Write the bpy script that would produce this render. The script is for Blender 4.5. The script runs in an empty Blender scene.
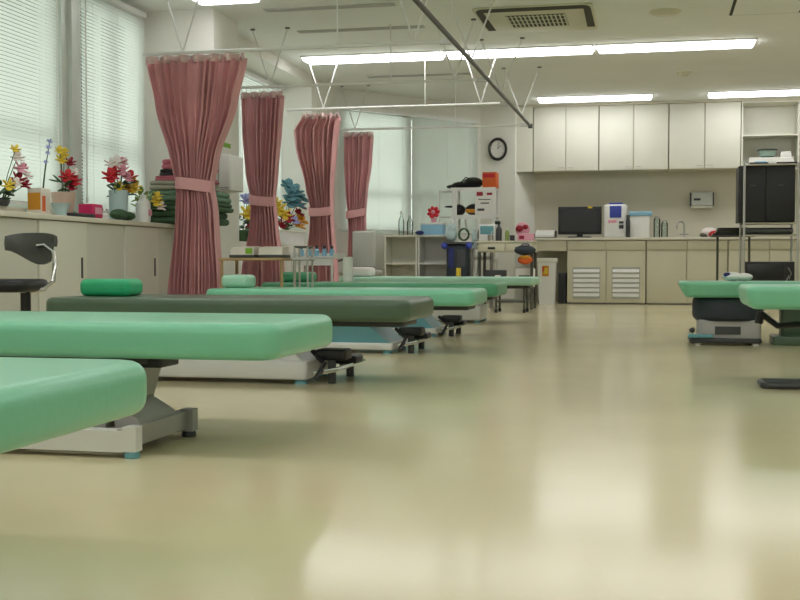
import bpy, bmesh, math, random
from mathutils import Vector, Matrix
random.seed(7)
S = bpy.context.scene
COL = S.collection
PI = math.pi

# ------------------------------------------------------------------ camera, world, light, exposure
cam_d = bpy.data.cameras.new('camera'); cam = bpy.data.objects.new('camera', cam_d); COL.objects.link(cam)
cam_d.sensor_width = 36; cam_d.lens = 1150 / 800 * 36
cam_d.clip_end = 200
cam.location = (0, 0, .57)
cam.rotation_euler = (math.radians(90 - 1.8927), 0, math.radians(12.449))
S.camera = cam
W = bpy.data.worlds.new('world'); S.world = W; W.use_nodes = True
bg = W.node_tree.nodes['Background']
bg.inputs[0].default_value = (1.0, 1.0, .97, 1); bg.inputs[1].default_value = 3.2
S.view_settings.view_transform = 'Standard'; S.view_settings.look = 'None'
S.view_settings.gamma = 1; S.view_settings.use_curve_mapping = False
S.view_settings.exposure = 0.36
LAMP = 7.0
S.cycles.use_denoising = True
S.cycles.max_bounces = 8; S.cycles.transparent_max_bounces = 12

# ------------------------------------------------------------------ materials
def lin(c):
    return tuple((v / 255 / 12.92) if v / 255 <= .04045 else ((v / 255 + .055) / 1.055) ** 2.4 for v in c)

def mat(name, rgb, rough=.5, metal=0, var=.06, scale=6, bump=0, spec=.5, bscale=None):
    m = bpy.data.materials.new(name); m.use_nodes = True
    nt = m.node_tree; b = nt.nodes['Principled BSDF']; c = lin(rgb)
    b.inputs['Roughness'].default_value = rough; b.inputs['Metallic'].default_value = metal
    b.inputs['Specular IOR Level'].default_value = spec
    tc = nt.nodes.new('ShaderNodeTexCoord')
    n = nt.nodes.new('ShaderNodeTexNoise'); n.inputs['Scale'].default_value = scale; n.inputs['Detail'].default_value = 4
    nt.links.new(tc.outputs['Object'], n.inputs['Vector'])
    r = nt.nodes.new('ShaderNodeMapRange')
    r.inputs[1].default_value = .3; r.inputs[2].default_value = .7
    r.inputs[3].default_value = 1 - var; r.inputs[4].default_value = 1 + var
    nt.links.new(n.outputs[0], r.inputs[0])
    mx = nt.nodes.new('ShaderNodeVectorMath'); mx.operation = 'SCALE'
    mx.inputs[0].default_value = c
    nt.links.new(r.outputs[0], mx.inputs['Scale'])
    nt.links.new(mx.outputs[0], b.inputs['Base Color'])
    if bump:
        n2 = nt.nodes.new('ShaderNodeTexNoise'); n2.inputs['Scale'].default_value = bscale or scale * 4
        nt.links.new(tc.outputs['Object'], n2.inputs['Vector'])
        bp = nt.nodes.new('ShaderNodeBump'); bp.inputs['Strength'].default_value = bump; bp.inputs['Distance'].default_value = .01
        nt.links.new(n2.outputs[0], bp.inputs['Height']); nt.links.new(bp.outputs[0], b.inputs['Normal'])
    return m

def emit(name, rgb, strength):
    m = bpy.data.materials.new(name); m.use_nodes = True
    nt = m.node_tree; b = nt.nodes['Principled BSDF']
    b.inputs['Base Color'].default_value = (*lin(rgb), 1)
    b.inputs['Emission Color'].default_value = (*lin(rgb), 1); b.inputs['Emission Strength'].default_value = strength
    return m

def blind_mat(name, rgb, trans=.5):
    m = bpy.data.materials.new(name); m.use_nodes = True; nt = m.node_tree
    for n in list(nt.nodes): nt.nodes.remove(n)
    o = nt.nodes.new('ShaderNodeOutputMaterial'); mx = nt.nodes.new('ShaderNodeMixShader')
    d = nt.nodes.new('ShaderNodeBsdfDiffuse'); t = nt.nodes.new('ShaderNodeBsdfTranslucent')
    tc = nt.nodes.new('ShaderNodeTexCoord'); n = nt.nodes.new('ShaderNodeTexNoise'); n.inputs['Scale'].default_value = 2
    nt.links.new(tc.outputs['Object'], n.inputs['Vector'])
    r = nt.nodes.new('ShaderNodeMapRange'); r.inputs[3].default_value = .94; r.inputs[4].default_value = 1.04
    nt.links.new(n.outputs[0], r.inputs[0])
    v = nt.nodes.new('ShaderNodeVectorMath'); v.operation = 'SCALE'; v.inputs[0].default_value = lin(rgb)
    nt.links.new(r.outputs[0], v.inputs['Scale'])
    nt.links.new(v.outputs[0], d.inputs[0]); nt.links.new(v.outputs[0], t.inputs[0])
    mx.inputs[0].default_value = trans
    nt.links.new(d.outputs[0], mx.inputs[1]); nt.links.new(t.outputs[0], mx.inputs[2]); nt.links.new(mx.outputs[0], o.inputs[0])
    return m

def glass_mat(name, rgb, rough=.02):
    m = bpy.data.materials.new(name); m.use_nodes = True; nt = m.node_tree
    for n in list(nt.nodes): nt.nodes.remove(n)
    o = nt.nodes.new('ShaderNodeOutputMaterial'); mx = nt.nodes.new('ShaderNodeMixShader')
    t = nt.nodes.new('ShaderNodeBsdfTransparent'); g = nt.nodes.new('ShaderNodeBsdfGlossy')
    t.inputs[0].default_value = (*lin(rgb), 1); g.inputs['Roughness'].default_value = rough
    f = nt.nodes.new('ShaderNodeFresnel'); f.inputs[0].default_value = 1.45
    nt.links.new(f.outputs[0], mx.inputs[0]); nt.links.new(t.outputs[0], mx.inputs[1]); nt.links.new(g.outputs[0], mx.inputs[2])
    nt.links.new(mx.outputs[0], o.inputs[0])
    return m

def floor_mat():
    m = mat('floor_vinyl', (215, 204, 166), .12, 0, .05, 1.1, spec=.5)
    nt = m.node_tree; b = nt.nodes['Principled BSDF']
    tc = nt.nodes.new('ShaderNodeTexCoord')
    n = nt.nodes.new('ShaderNodeTexNoise'); n.inputs['Scale'].default_value = .9; n.inputs['Detail'].default_value = 1
    nt.links.new(tc.outputs['Object'], n.inputs['Vector'])
    r = nt.nodes.new('ShaderNodeMapRange'); r.inputs[3].default_value = .125; r.inputs[4].default_value = .175
    nt.links.new(n.outputs[0], r.inputs[0]); nt.links.new(r.outputs[0], b.inputs['Roughness'])
    return m

M = dict(
    floor=floor_mat(),
    ceiling=mat('ceiling_paint', (234, 236, 230), .9, 0, .02, 2),
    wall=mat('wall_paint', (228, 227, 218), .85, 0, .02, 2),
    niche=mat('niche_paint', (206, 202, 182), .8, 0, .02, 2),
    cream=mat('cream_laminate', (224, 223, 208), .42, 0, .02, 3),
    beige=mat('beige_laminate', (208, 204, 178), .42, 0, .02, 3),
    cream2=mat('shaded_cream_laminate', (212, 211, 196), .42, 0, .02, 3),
    grey_lam=mat('grey_laminate', (176, 178, 168), .45, 0, .02, 3),
    top=mat('worktop', (218, 214, 196), .35, 0, .02, 5),
    seam=mat('seam', (70, 68, 58), .8),
    mint=mat('mint_vinyl', (122, 196, 160), .3, 0, .03, 3, .06, .5, 60),
    mint2=mat('green_vinyl', (84, 160, 118), .36, 0, .03, 3, .06, .5, 60),
    pale=mat('pale_mint_vinyl', (168, 214, 188), .36, 0, .03, 3, .06, .5, 60),
    olive=mat('dark_green_vinyl', (76, 98, 76), .36, 0, .05, 3, .08, .5, 40),
    emerald=mat('emerald_vinyl', (46, 178, 122), .4, 0, .04, 4, .1),
    steelw=mat('white_enamel', (214, 214, 208), .4, 0, .03, 4),
    grey=mat('grey_enamel', (168, 166, 162), .45, 0, .04, 4),
    dgrey=mat('dark_grey_plastic', (60, 62, 62), .5, 0, .05, 8),
    shell=mat('dark_grey_shell', (84, 86, 84), .22, 0, .05, 6),
    black=mat('black_plastic', (22, 23, 25), .45, 0, .05, 8),
    navy=mat('navy_plastic', (36, 46, 56), .5, 0, .05, 6),
    teal=mat('teal_plastic', (104, 160, 168), .4, 0, .05, 6),
    chrome=mat('chrome', (200, 200, 198), .18, 1, .02, 4),
    metal=mat('dull_steel', (186, 186, 180), .4, .6, .04, 6),
    dmetal=mat('dark_steel', (92, 92, 84), .5, .7, .04, 6),
    rail=mat('white_rail', (222, 222, 216), .4, 0, .02, 4),
    curtain=mat('mauve_cloth', (222, 168, 170), .9, 0, .08, 3, .15, .2, 90),
    tape=mat('pale_curtain_tape', (214, 186, 180), .9, 0, .05, 6),
    wood=mat('pale_wood', (176, 148, 104), .5, 0, .12, 5),
    paper=mat('white_paper', (232, 230, 222), .8, 0, .02, 5),
    white=mat('white_plastic', (232, 232, 228), .4, 0, .02, 5),
    red=mat('red', (196, 30, 44), .6), crimson=mat('crimson', (150, 22, 44), .6), pink=mat('pink', (226, 160, 176), .6),
    hotpink=mat('hot_pink', (204, 36, 96), .5), yellow=mat('yellow', (224, 196, 60), .6), orange=mat('orange', (214, 96, 30), .6),
    amber=mat('amber', (206, 140, 30), .6),
    lilac=mat('lilac', (160, 164, 210), .6), petalw=mat('white_petal', (238, 228, 224), .6), tealf=mat('dusty_teal', (78, 124, 132), .7),
    leaf=mat('leaf_green', (52, 84, 46), .6, 0, .15, 20), pleaf=mat('pale_leaf', (146, 168, 90), .6, 0, .15, 20),
    vase=mat('cream_ceramic', (218, 210, 196), .3), pvase=mat('pinkish_ceramic', (206, 176, 158), .4), clearv=glass_mat('clear_glass', (244, 249, 248)),
    blanket=mat('green_blanket', (66, 94, 66), .95, 0, .12, 8, .4), blanket2=mat('sage_blanket', (104, 136, 112), .95, 0, .12, 8, .4),
    greyb=mat('grey_blanket', (158, 156, 140), .95, 0, .1, 8, .4), pinkb=mat('rose_blanket', (190, 108, 122), .95, 0, .1, 8, .4),
    darkb=mat('charcoal_cloth', (50, 48, 48), .95, 0, .1, 8, .4), basket=mat('brown_basket', (110, 104, 84), .8, 0, .2, 30, .4),
    blue=mat('blue_plastic', (52, 70, 168), .4), sky=mat('pale_blue_plastic', (140, 188, 214), .5), navyb=mat('navy_cloth', (44, 50, 110), .8),
    screen=mat('screen', (24, 25, 28), .25, 0, .02, 3), slot=mat('dark_slot', (62, 62, 50), .8), ac=mat('ac_panel', (206, 204, 180), .5, 0, .02, 4),
    blind=blind_mat('blind_slats', (228, 233, 228), .40), blind_dim=blind_mat('dim_lit_blind_slats', (206, 212, 204), .14),
    glass=glass_mat('window_glass', (242, 247, 244)), wframe=mat('window_aluminium', (206, 212, 206), .4, .2, .02, 4),
    lampw=emit('lamp_diffuser', (250, 250, 252), LAMP), smoke=glass_mat('smoked_plastic', (120, 124, 116), .2), greytr=mat('grey_mesh', (86, 90, 86), .4, .2, .15, 40, .3),
    green=mat('apple_green', (120, 170, 40), .5), ink=mat('ink', (70, 72, 76), .7), sagep=mat('sage_glass', (150, 176, 164), .2), milky=mat('milky_plastic', (186, 208, 210), .3),
)

# ------------------------------------------------------------------ mesh helpers
class MB:
    def __init__(s): s.bm = bmesh.new()
    def poly(s, rings, cap=True, closed=True):
        bm = s.bm; vs = [[bm.verts.new(p) for p in r] for r in rings]; n = len(rings[0])
        for a, b in zip(vs, vs[1:]):
            for i in range(n if closed else n - 1):
                j = (i + 1) % n
                bm.faces.new((a[i], a[j], b[j], b[i]))
        if cap and closed:
            bm.faces.new(list(reversed(vs[0]))); bm.faces.new(vs[-1])
        return s
    def box(s, x0, x1, y0, y1, z0, z1):
        return s.poly([[(x0, y0, z), (x1, y0, z), (x1, y1, z), (x0, y1, z)] for z in (z0, z1)])
    def rbox(s, x0, x1, y0, y1, z0, z1, rc=.03, re=.01, n=5, ne=3, slant=0):
        re = min(re, (z1 - z0) / 2 * .98, (x1 - x0) / 2 * .98, (y1 - y0) / 2 * .98); rc = max(rc, re * 1.02)
        rc = min(rc, (x1 - x0) / 2 * .999, (y1 - y0) / 2 * .999)
        lay = [(z0 + re * (1 - math.cos(a)), re * (1 - math.sin(a))) for a in [i / ne * PI / 2 for i in range(ne + 1)]]
        lay += [(z1 - re * (1 - math.sin(a)), re * (1 - math.cos(a))) for a in [i / ne * PI / 2 for i in range(ne + 1)]]
        rings = []; rc = max(rc, slant + re * 1.02)
        for z, d in lay:
            d += slant * (z1 - z) / (z1 - z0); r = max(rc - d, 1e-4); ring = []
            for cx, cy, a0 in ((x1 - rc, y1 - rc, 0), (x0 + rc, y1 - rc, PI / 2), (x0 + rc, y0 + rc, PI), (x1 - rc, y0 + rc, 1.5 * PI)):
                for k in range(n + 1):
                    a = a0 + k / n * PI / 2
                    ring.append((cx + r * math.cos(a), cy + r * math.sin(a), z))
            rings.append(ring)
        return s.poly(rings)
    def tube(s, pts, r, n=8, closed=False):
        pts = [Vector(p) for p in pts]; rings = []
        for i, p in enumerate(pts):
            if closed: t = pts[(i + 1) % len(pts)] - pts[i - 1]
            else: t = pts[min(i + 1, len(pts) - 1)] - pts[max(i - 1, 0)]
            t.normalize(); u = t.cross(Vector((0, 0, 1)))
            if u.length < .05: u = t.cross(Vector((0, 1, 0)))
            u.normalize(); v = t.cross(u); rr = r[i] if isinstance(r, (list, tuple)) else r
            rings.append([p + u * rr * math.cos(2 * PI * k / n) + v * rr * math.sin(2 * PI * k / n) for k in range(n)])
        if closed: rings.append(rings[0]); return s.poly(rings, cap=False)
        return s.poly(rings)
    def lathe(s, prof, c=(0, 0, 0), n=20, sx=1, sy=1):
        return s.poly([[(c[0] + sx * r * math.cos(2 * PI * k / n), c[1] + sy * r * math.sin(2 * PI * k / n), c[2] + z) for k in range(n)] for r, z in [(max(r, 1e-4), z) for r, z in prof]])
    def prism(s, pts, axis, a, b):
        f = {'y': lambda p, t: (p[0], t, p[1]), 'x': lambda p, t: (t, p[0], p[1]), 'z': lambda p, t: (p[0], p[1], t)}[axis]
        return s.poly([[f(p, t) for p in pts] for t in (a, b)])
    def ell(s, c, rx, ry, rz, n=12, m=8, rot=None):
        rings = []
        for i in range(m + 1):
            a = PI * i / m; r = max(math.sin(a), 1e-3)
            ring = [Vector((rx * r * math.cos(2 * PI * k / n), ry * r * math.sin(2 * PI * k / n), -rz * math.cos(a))) for k in range(n)]
            if rot: ring = [rot @ v for v in ring]
            rings.append([v + Vector(c) for v in ring])
        return s.poly(rings)
    def build(s, name, m, parent=None, loc=(0, 0, 0), rot=None, smooth=True):
        bm = s.bm; bmesh.ops.recalc_face_normals(bm, faces=bm.faces[:])
        me = bpy.data.meshes.new(name); bm.to_mesh(me); bm.free()
        me.materials.append(M[m] if isinstance(m, str) else m)
        if smooth:
            for p in me.polygons: p.use_smooth = True
            me.set_sharp_from_angle(angle=math.radians(38))
        o = bpy.data.objects.new(name, me); COL.objects.link(o); o.location = loc
        if rot: o.rotation_euler = rot
        if parent: o.parent = parent
        return o

def T(name, label, cat, loc=(0, 0, 0), group=None, rz=0):
    o = bpy.data.objects.new(name, None); COL.objects.link(o); o.location = loc; o.rotation_euler = (0, 0, rz)
    o.empty_display_size = .05
    o['label'] = label; o['category'] = cat
    if group: o['group'] = group
    return o
def tag(o, label, cat, group=None):
    o['label'] = label; o['category'] = cat
    if group: o['group'] = group
    return o
def struct(o): o['kind'] = 'structure'; return o
def kids(o): return [c for c in bpy.data.objects if c.parent == o]
def copy_tree(o, parent=None):
    c = o.copy(); COL.objects.link(c)
    if parent: c.parent = parent
    for k in kids(o): copy_tree(k, c)
    return c
def one(name, label, cat, mb, m, loc=(0, 0, 0), group=None, rot=None, smooth=True):
    return tag(mb.build(name, m, None, loc, rot, smooth), label, cat, group)

# ------------------------------------------------------------------ the room
ZC = 2.74
XL, XL2 = -4.35, -3.9
struct(MB().box(-5.5, 4.2, -4, 17, -.06, 0).build('floor', 'floor', smooth=False))
struct(MB().box(-5.5, 4.2, -4, 17, ZC, ZC + .1).build('ceiling', 'ceiling', smooth=False))
struct(MB().box(3.6, 3.75, -3.6, 17, 0, ZC).build('wall_right', 'wall', smooth=False))
struct(MB().box(-4.6, 3.75, -3.75, -3.6, 0, ZC).build('wall_front', 'wall', smooth=False))
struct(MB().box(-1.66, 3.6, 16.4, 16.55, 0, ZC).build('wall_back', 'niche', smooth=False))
# windows along the left: (y0, y1) openings; the nearest ones are unseen, added for more daylight
SILL, HEAD = .95, 2.62
def left_wall(name, x, ys, ye, openings, th=.16, SILL=.95, HEAD=2.62):
    mb = MB(); xb = x - th
    mb.box(xb, x, ys, ye, 0, SILL); mb.box(xb, x, ys, ye, HEAD, ZC)
    y = ys
    for a, b in openings:
        mb.box(xb, x, y, a, SILL, HEAD); y = b
    mb.box(xb, x, y, ye, SILL, HEAD)
    return struct(mb.build(name, 'wall', smooth=False))
OP1 = [(-1.2, .6), (1.0, 2.8), (3.2, 5.0), (5.9, 7.78), (8.08, 9.22)]
OP2 = [(10.05, 12.9)]
left_wall('wall_left', XL, -3.6, 9.35, OP1)
left_wall('wall_left_far', XL2, 9.95, 13.9, OP2, .55, .77, 2.63)
wn = 0
def window(x, a, b, th=.16, SILL=.95, HEAD=2.62):
    global wn; wn += 1
    w = struct(bpy.data.objects.new('window_%d' % wn, None)); COL.objects.link(w); w.location = (x - th / 2, (a + b) / 2, SILL)
    h = HEAD - SILL; L = (b - a) / 2; t = .045
    MB().box(-.03, .03, -L, L, 0, t).box(-.03, .03, -L, L, h - t, h).box(-.03, .03, -L, -L + t, t, h - t).box(-.03, .03, L - t, L, t, h - t)\
        .box(-.025, .025, -L + t, L - t, h * .3, h * .3 + .05).box(-.025, .025, -.025, .025, t, h - t).build('window_frame', 'wframe', w, smooth=False)
    MB().box(-.004, .004, -L + t, L - t, t, h - t).build('window_pane', 'glass', w, smooth=False)
    return w
for a, b in OP1: window(XL, a, b)
for a, b in OP2: window(XL2 - .4, a, b, .1, .77, 2.63)
# column between the two window bays
struct(MB().box(-4.51, -3.7, 9.35, 9.95, 0, ZC).build('column', 'wall', smooth=False))
# slanting corner wall with two window openings, and the clock pier
A = Vector((-3.9, 13.9, 0)); B = Vector((-2.37, 15.95, 0)); D = (B - A); LEN = D.length; D.normalize(); ang = math.atan2(D.y, D.x)
cw = MB(); wins = [(.1, 1.16), (1.24, 2.42)]
cw.box(0, LEN, 0, .15, 0, SILL); cw.box(0, LEN, 0, .15, 2.5, ZC)
cw.box(0, .1, 0, .15, SILL, 2.5); cw.box(1.16, 1.24, 0, .15, SILL, 2.5); cw.box(2.42, LEN, 0, .15, SILL, 2.5)
struct(cw.build('wall_left_corner', 'wall', loc=A, rot=(0, 0, ang), smooth=False))
for a, b in wins:
    wn += 1
    w = struct(bpy.data.objects.new('window_%d' % wn, None)); COL.objects.link(w); w.location = A + D * (a + b) / 2 + Vector((0, 0, SILL)); w.rotation_euler = (0, 0, ang)
    L = (b - a) / 2; h = 2.5 - SILL; t = .045
    MB().box(-L, L, .05, .11, 0, t).box(-L, L, .05, .11, h - t, h).box(-L, -L + t, .05, .11, t, h - t).box(L - t, L, .05, .11, t, h - t).box(-L + t, L - t, .055, .1, h * .3, h * .3 + .05).build('window_frame', 'wframe', w, smooth=False)
    MB().box(-L + t, L - t, .076, .084, t, h - t).build('window_pane', 'glass', w, smooth=False)
struct(MB().prism([(-2.37, 15.95), (-1.89, 15.95), (-1.66, 16.4), (-1.66, 16.55), (-2.37, 16.55)], 'z', 0, ZC).build('wall_pier', 'wall', smooth=False))
struct(MB().box(-2.37, -1.9, 15.935, 15.95, 0, .06).build('baseboard_back', 'grey_lam', smooth=False))
struct(MB().box(-4.34, -3.98, -3.0, 6.78, .885, .92).build('trim_1', 'top', smooth=False))

# ------------------------------------------------------------------ ceiling fittings
def lamp(x0, x1, y, label, group=None, w=.17):
    cx = (x0 + x1) / 2; L = (x1 - x0) / 2
    t = T('ceiling_light', label, 'ceiling light', (cx, y, ZC), group)
    MB().box(-L, L, -w, -w + .02, -.014, 0).box(-L, L, w - .02, w, -.014, 0).box(-L, -L + .015, -w + .02, w - .02, -.014, 0).box(L - .015, L, -w + .02, w - .02, -.014, 0).build('housing', 'white', t, smooth=False)
    MB().rbox(-L + .017, L - .017, -w + .022, w - .022, -.042, -.004, .012, .012).build('diffuser', 'lampw', t)
    return t
lamp(-3.66, -2.16, 11.86, 'long lit strip light over the third mauve curtain, first of three end to end')
lamp(-2.13, -.61, 11.86, 'long lit strip light crossing above the dark curtain track, middle of three end to end')
lamp(-.58, .96, 11.86, 'long lit strip light beyond the ceiling air conditioner, last of three end to end')
lamp(-1.53, -.03, 15.4, 'shorter lit strip light in front of the closed wall cupboards')
lamp(.66, 2.16, 15.4, 'lit strip light in front of the open wall shelf')
lamp(-3.7, -3.16, 8.9, 'short lit strip light by the window pier, cut by the top edge of the photo')
for y in (6.0, 3.0, 0.0, -2.4):  # rows out of view, added to light the room
    for x in (-2.9, -.9, 1.1):
        lamp(x - .75, x + .75, y, 'unseen strip light added to brighten the near half of the room', 'added strip lights out of view over the near half')
for x in (1.9,):
    lamp(x, x + 1.5, 8.9, 'lit strip light on the ceiling above the treatment tables by the metal rack')
    lamp(x, x + 1.5, 11.86, 'lit strip light on the ceiling above and beyond the metal rack')

t = T('air_conditioner', 'square ceiling air conditioner panel with dark slots around a slatted grille', 'air conditioner', (-1.03, 10.36, ZC))
MB().rbox(-.515, .515, -.56, .53, -.015, 0, .06, .006).build('panel', 'ac', t)
MB().box(-.42, .42, -.54, -.42, -.020, -.014).build('air_slot', 'slot', t, smooth=False)
for sx in (-1, 1):
    MB().prism([(sx * .43, -.44), (sx * .49, -.40), (sx * .49, .36), (sx * .42, .36)], 'z', -.020, -.014).build('air_slot', 'slot', t, smooth=False)
    MB().prism([(sx * .42, -.54), (sx * .46, -.52), (sx * .485, -.47), (sx * .49, -.40), (sx * .42, -.42)], 'z', -.0202, -.014).build('slot_corner', 'slot', t, smooth=False)
g = MB().box(-.26, .26, -.24, .26, -.019, -.014).build('grille', 'slot', t, smooth=False)
gb = MB()
for i in range(14):
    x = -.25 + i * .5 / 13
    gb.box(x - .007, x + .007, -.24, .26, -.022, -.019)
for i in range(4):
    y = -.2 + i * .15
    gb.box(-.26, .26, y - .006, y + .006, -.023, -.02)
gb.build('grille_slats', 'ac', g, smooth=False)

for (x0, x1, y, lb) in [(-3.29, -2.14, 9.51, 'thin grey ceiling slot nearest the photo top, above the second curtain'), (-3.29, -2.08, 10.46, 'thin grey ceiling slot just in front of the long lit strip light'), (-3.29, -2.06, 13.17, 'thin grey ceiling slot beyond the long lit strip light')]:
    t = T('ceiling_vent', lb, 'ceiling vent', ((x0 + x1) / 2, y, ZC))
    L = (x1 - x0) / 2
    MB().box(-L, L, -.05, .05, -.008, 0).build('vent_frame', 'grey_lam', t, smooth=False)
    MB().box(-L + .01, L - .01, -.03, .03, -.011, -.008).build('vent_slot', 'grey', t, smooth=False)
t = T('ceiling_speaker', 'round beige ceiling disc right of the air conditioner', 'ceiling disc', (.08, 10.3, ZC))
MB().lathe([(.0, -.03), (.1, -.028), (.135, -.01), (.14, 0)]).build('cover', 'ac', t)
MB().lathe([(.0, -.034), (.06, -.033), (.07, -.028)]).build('center_cap', 'beige', t)
t = T('smoke_detector', 'small round detector on the ceiling between the strip lights', 'smoke detector', (.32, 13.6, ZC))
MB().lathe([(0, -.04), (.05, -.04), (.06, -.015), (.085, -.012), (.09, 0)]).build('body', 'ac', t)
MB().lathe([(0, -.048), (.025, -.047), (.03, -.04)]).build('lens_cap', 'beige', t)
t = T('ceiling_hatch', 'square access hatch with a dark frame in the ceiling', 'access hatch', (.93, 10.2, ZC))
MB().box(-.3, .3, -.37, .37, -.006, 0).build('hatch_frame', 'slot', t, smooth=False)
MB().box(-.275, .275, -.345, .345, -.01, -.006).build('hatch_panel', 'ceiling', t, smooth=False)

# ------------------------------------------------------------------ curtain tracks
ZR = 2.2
def hanger(parent, x, y, m, spread=.19, along='x', zr=ZR):
    dx, dy = (spread, 0) if along == 'x' else (0, spread)
    for s in (-1, 1):
        MB().tube([(x, y, zr + .01), (x + s * dx, y + s * dy, ZC - .01)], .0075, 6).build('hanger_rod', m, parent)
        MB().lathe([(0, -.012), (.022, -.012), (.024, 0)], (x + s * dx, y + s * dy, ZC), 10).build('hanger_foot', 'dmetal', parent)
RAILS = [(8.45, 'white curtain track holding the nearest mauve curtain'), (10.25, 'white curtain track holding the second mauve curtain'),
         (11.85, 'white curtain track holding the third mauve curtain'), (13.75, 'white curtain track holding the farthest mauve curtain')]
for i, (y, lb) in enumerate(RAILS):
    x0 = [-3.93, -3.86, -3.86, -3.85][i]
    t = T('curtain_track', lb, 'curtain track', (0, y, 0), 'cross curtain tracks over the treatment tables')
    MB().tube([(x0, 0, ZR), (-1.49, 0, ZR)], .014, 8).build('track', 'rail', t)
    MB().box(-1.56, -1.48, -.02, .02, ZR - .018, ZR + .018).build('joint', 'metal', t, smooth=False)
    hanger(t, [-3.6, -3.5, -3.45, -3.6][i], 0, 'rail', .17)
    if i < 3: hanger(t, -1.76, 0, 'rail', .17)
    MB().tube([(-2.35, 0, ZR), (-2.35, 0, ZC - .01)], .006, 6).build('drop_rod', 'rail', t)
t = T('curtain_track', 'dark metal curtain track running the length of the room under the ceiling', 'curtain track', (-1.46, 0, 0))
MB().tube([(0, 3.6, ZR), (0, 13.85, ZR)], .018, 8).build('track', 'dmetal', t)
for y in (5.2, 7.2, 9.3, 11.2, 12.9):
    hanger(t, 0, y, 'rail', .2, 'x')
MB().box(-.025, .025, 13.85, 13.88, ZR - .025, ZR + .025).build('end_cap', 'dgrey', t, smooth=False)

# ------------------------------------------------------------------ curtains
def interp(keys, z):
    for (z0, a), (z1, b) in zip(keys, keys[1:]):
        if z0 >= z >= z1:
            u = (z0 - z) / (z0 - z1); u = u * u * (3 - 2 * u) * .5 + u * .5
            return [p + (q - p) * u for p, q in zip(a, b)]
    return keys[-1][1]
def curtain(y, keys, ztie, folds, label, seed):
    rnd = random.Random(seed)
    t = T('bed_curtain', label, 'curtain', (0, y, 0), 'mauve curtains tied back along the left wall')
    nz = 46; nu = folds * 8 + 1; ztop = keys[0][0]; zb = keys[-1][0]
    keys = [(z, (a, b, c * .8)) for z, (a, b, c) in keys]; ph = [rnd.uniform(-.5, .5) for _ in range(folds + 2)]; am = [rnd.uniform(.65, 1.25) for _ in range(folds + 2)]
    wd = [rnd.uniform(.6, 1.4) for _ in range(folds + 1)]
    cum = [0]
    for v in wd: cum.append(cum[-1] + v)
    mb = MB(); rows = []
    for iz in range(nz + 1):
        z = ztop + (zb - ztop) * iz / nz
        x0, x1, amp = interp(keys, z); row = []
        tie = math.exp(-((z - ztie) / .1) ** 2)
        for iu in range(nu):
            u = iu / (nu - 1); f = u * folds; k = min(int(f), folds - 1); fr = f - k
            uu = (cum[k] + (cum[k + 1] - cum[k]) * fr) / cum[folds]
            a = amp * (am[k] * (1 - fr) + am[k + 1] * fr)
            yy = a * math.cos(2 * PI * f + ph[k] * .6) - (.35 * amp) * math.cos(PI * (u - .5) * 1.0) * (1 + tie)
            yy += .012 * math.sin(5 * z + ph[k] * 9)
            xx = x0 + (x1 - x0) * uu + .25 * (x1 - x0) / folds * math.sin(2 * PI * f) * .7
            dz = 0 if iz else .006 * math.sin(2 * PI * f * .5)
            row.append((xx, yy, z + dz))
        rows.append(row)
    mb.poly(rows, cap=False, closed=False)
    o = mb.build('drape', 'curtain', t)
    md = o.modifiers.new('thick', 'SOLIDIFY'); md.thickness = .005
    # pale heading tape
    tp = MB(); x0, x1, amp = keys[0][1]
    ring = []
    for iz in range(3):
        z = ztop + .035 - iz * .03
        ring.append([(x0 + (x1 - x0) * i / 80, amp * .8 * math.cos(2 * PI * folds * i / 80 * .5) - .35 * amp * math.cos(PI * (i / 80 - .5)), z) for i in range(81)])
    tp.poly(ring, cap=False, closed=False); o2 = tp.build('heading_tape', 'tape', t)
    md = o2.modifiers.new('thick', 'SOLIDIFY'); md.thickness = .004
    for k in range(10):
        x = x0 + (x1 - x0) * (k + .5) / 10
        MB().tube([(x, 0, ZR - .017), (x + .004, 0, ztop + .03), (x, -.01, ztop)], .004, 5).build('hook', 'white', t)
    # tieback band
    x0, x1, amp = interp(keys, ztie); cx = (x0 + x1) / 2; rx = (x1 - x0) / 2 + .004; ry = amp * 1.55 + .012
    bd = MB(); rings = []
    for zz, s in ((-.045, 1.0), (-.03, 1.03), (.03, 1.03), (.045, 1.0), (.045, .93), (-.045, .93), (-.045, 1.0)):
        rings.append([(cx + s * rx * math.cos(2 * PI * k / 28), -.3 * amp + s * ry * math.sin(2 * PI * k / 28), ztie + zz + .02 * math.cos(2 * PI * k / 28 + seed)) for k in range(28)])
    bd.poly(rings, cap=False).build('tieback', 'curtain', t)
    return t
curtain(8.45, [(2.145, (-3.925, -3.085, .045)), (1.8, (-3.85, -3.16, .05)), (1.35, (-3.70, -3.32, .055)), (1.17, (-3.655, -3.36, .05)), (.95, (-3.67, -3.33, .055)), (.33, (-3.74, -3.285, .05)), (.05, (-3.765, -3.26, .045))], 1.17, 13, 'nearest and widest mauve curtain tied at the waist, by the stacked green blankets', 3)
curtain(10.25, [(2.12, (-3.80, -3.37, .04)), (1.8, (-3.79, -3.39, .045)), (1.4, (-3.75, -3.43, .045)), (1.15, (-3.70, -3.46, .045)), (.95, (-3.71, -3.44, .05)), (.5, (-3.80, -3.37, .045)), (.05, (-3.82, -3.36, .04))], 1.15, 9, 'second mauve curtain, straight sided, hanging behind the wooden trolley', 4)
curtain(11.85, [(2.12, (-3.70, -3.27, .04)), (1.98, (-3.79, -3.29, .045)), (1.8, (-3.77, -3.31, .045)), (1.4, (-3.67, -3.34, .045)), (1.12, (-3.61, -3.35, .045)), (.9, (-3.62, -3.34, .045)), (.5, (-3.68, -3.30, .045)), (.05, (-3.7, -3.28, .04))], 1.12, 9, 'third mauve curtain with a bulging left edge, right of the teal and yellow flowers', 5)
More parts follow.
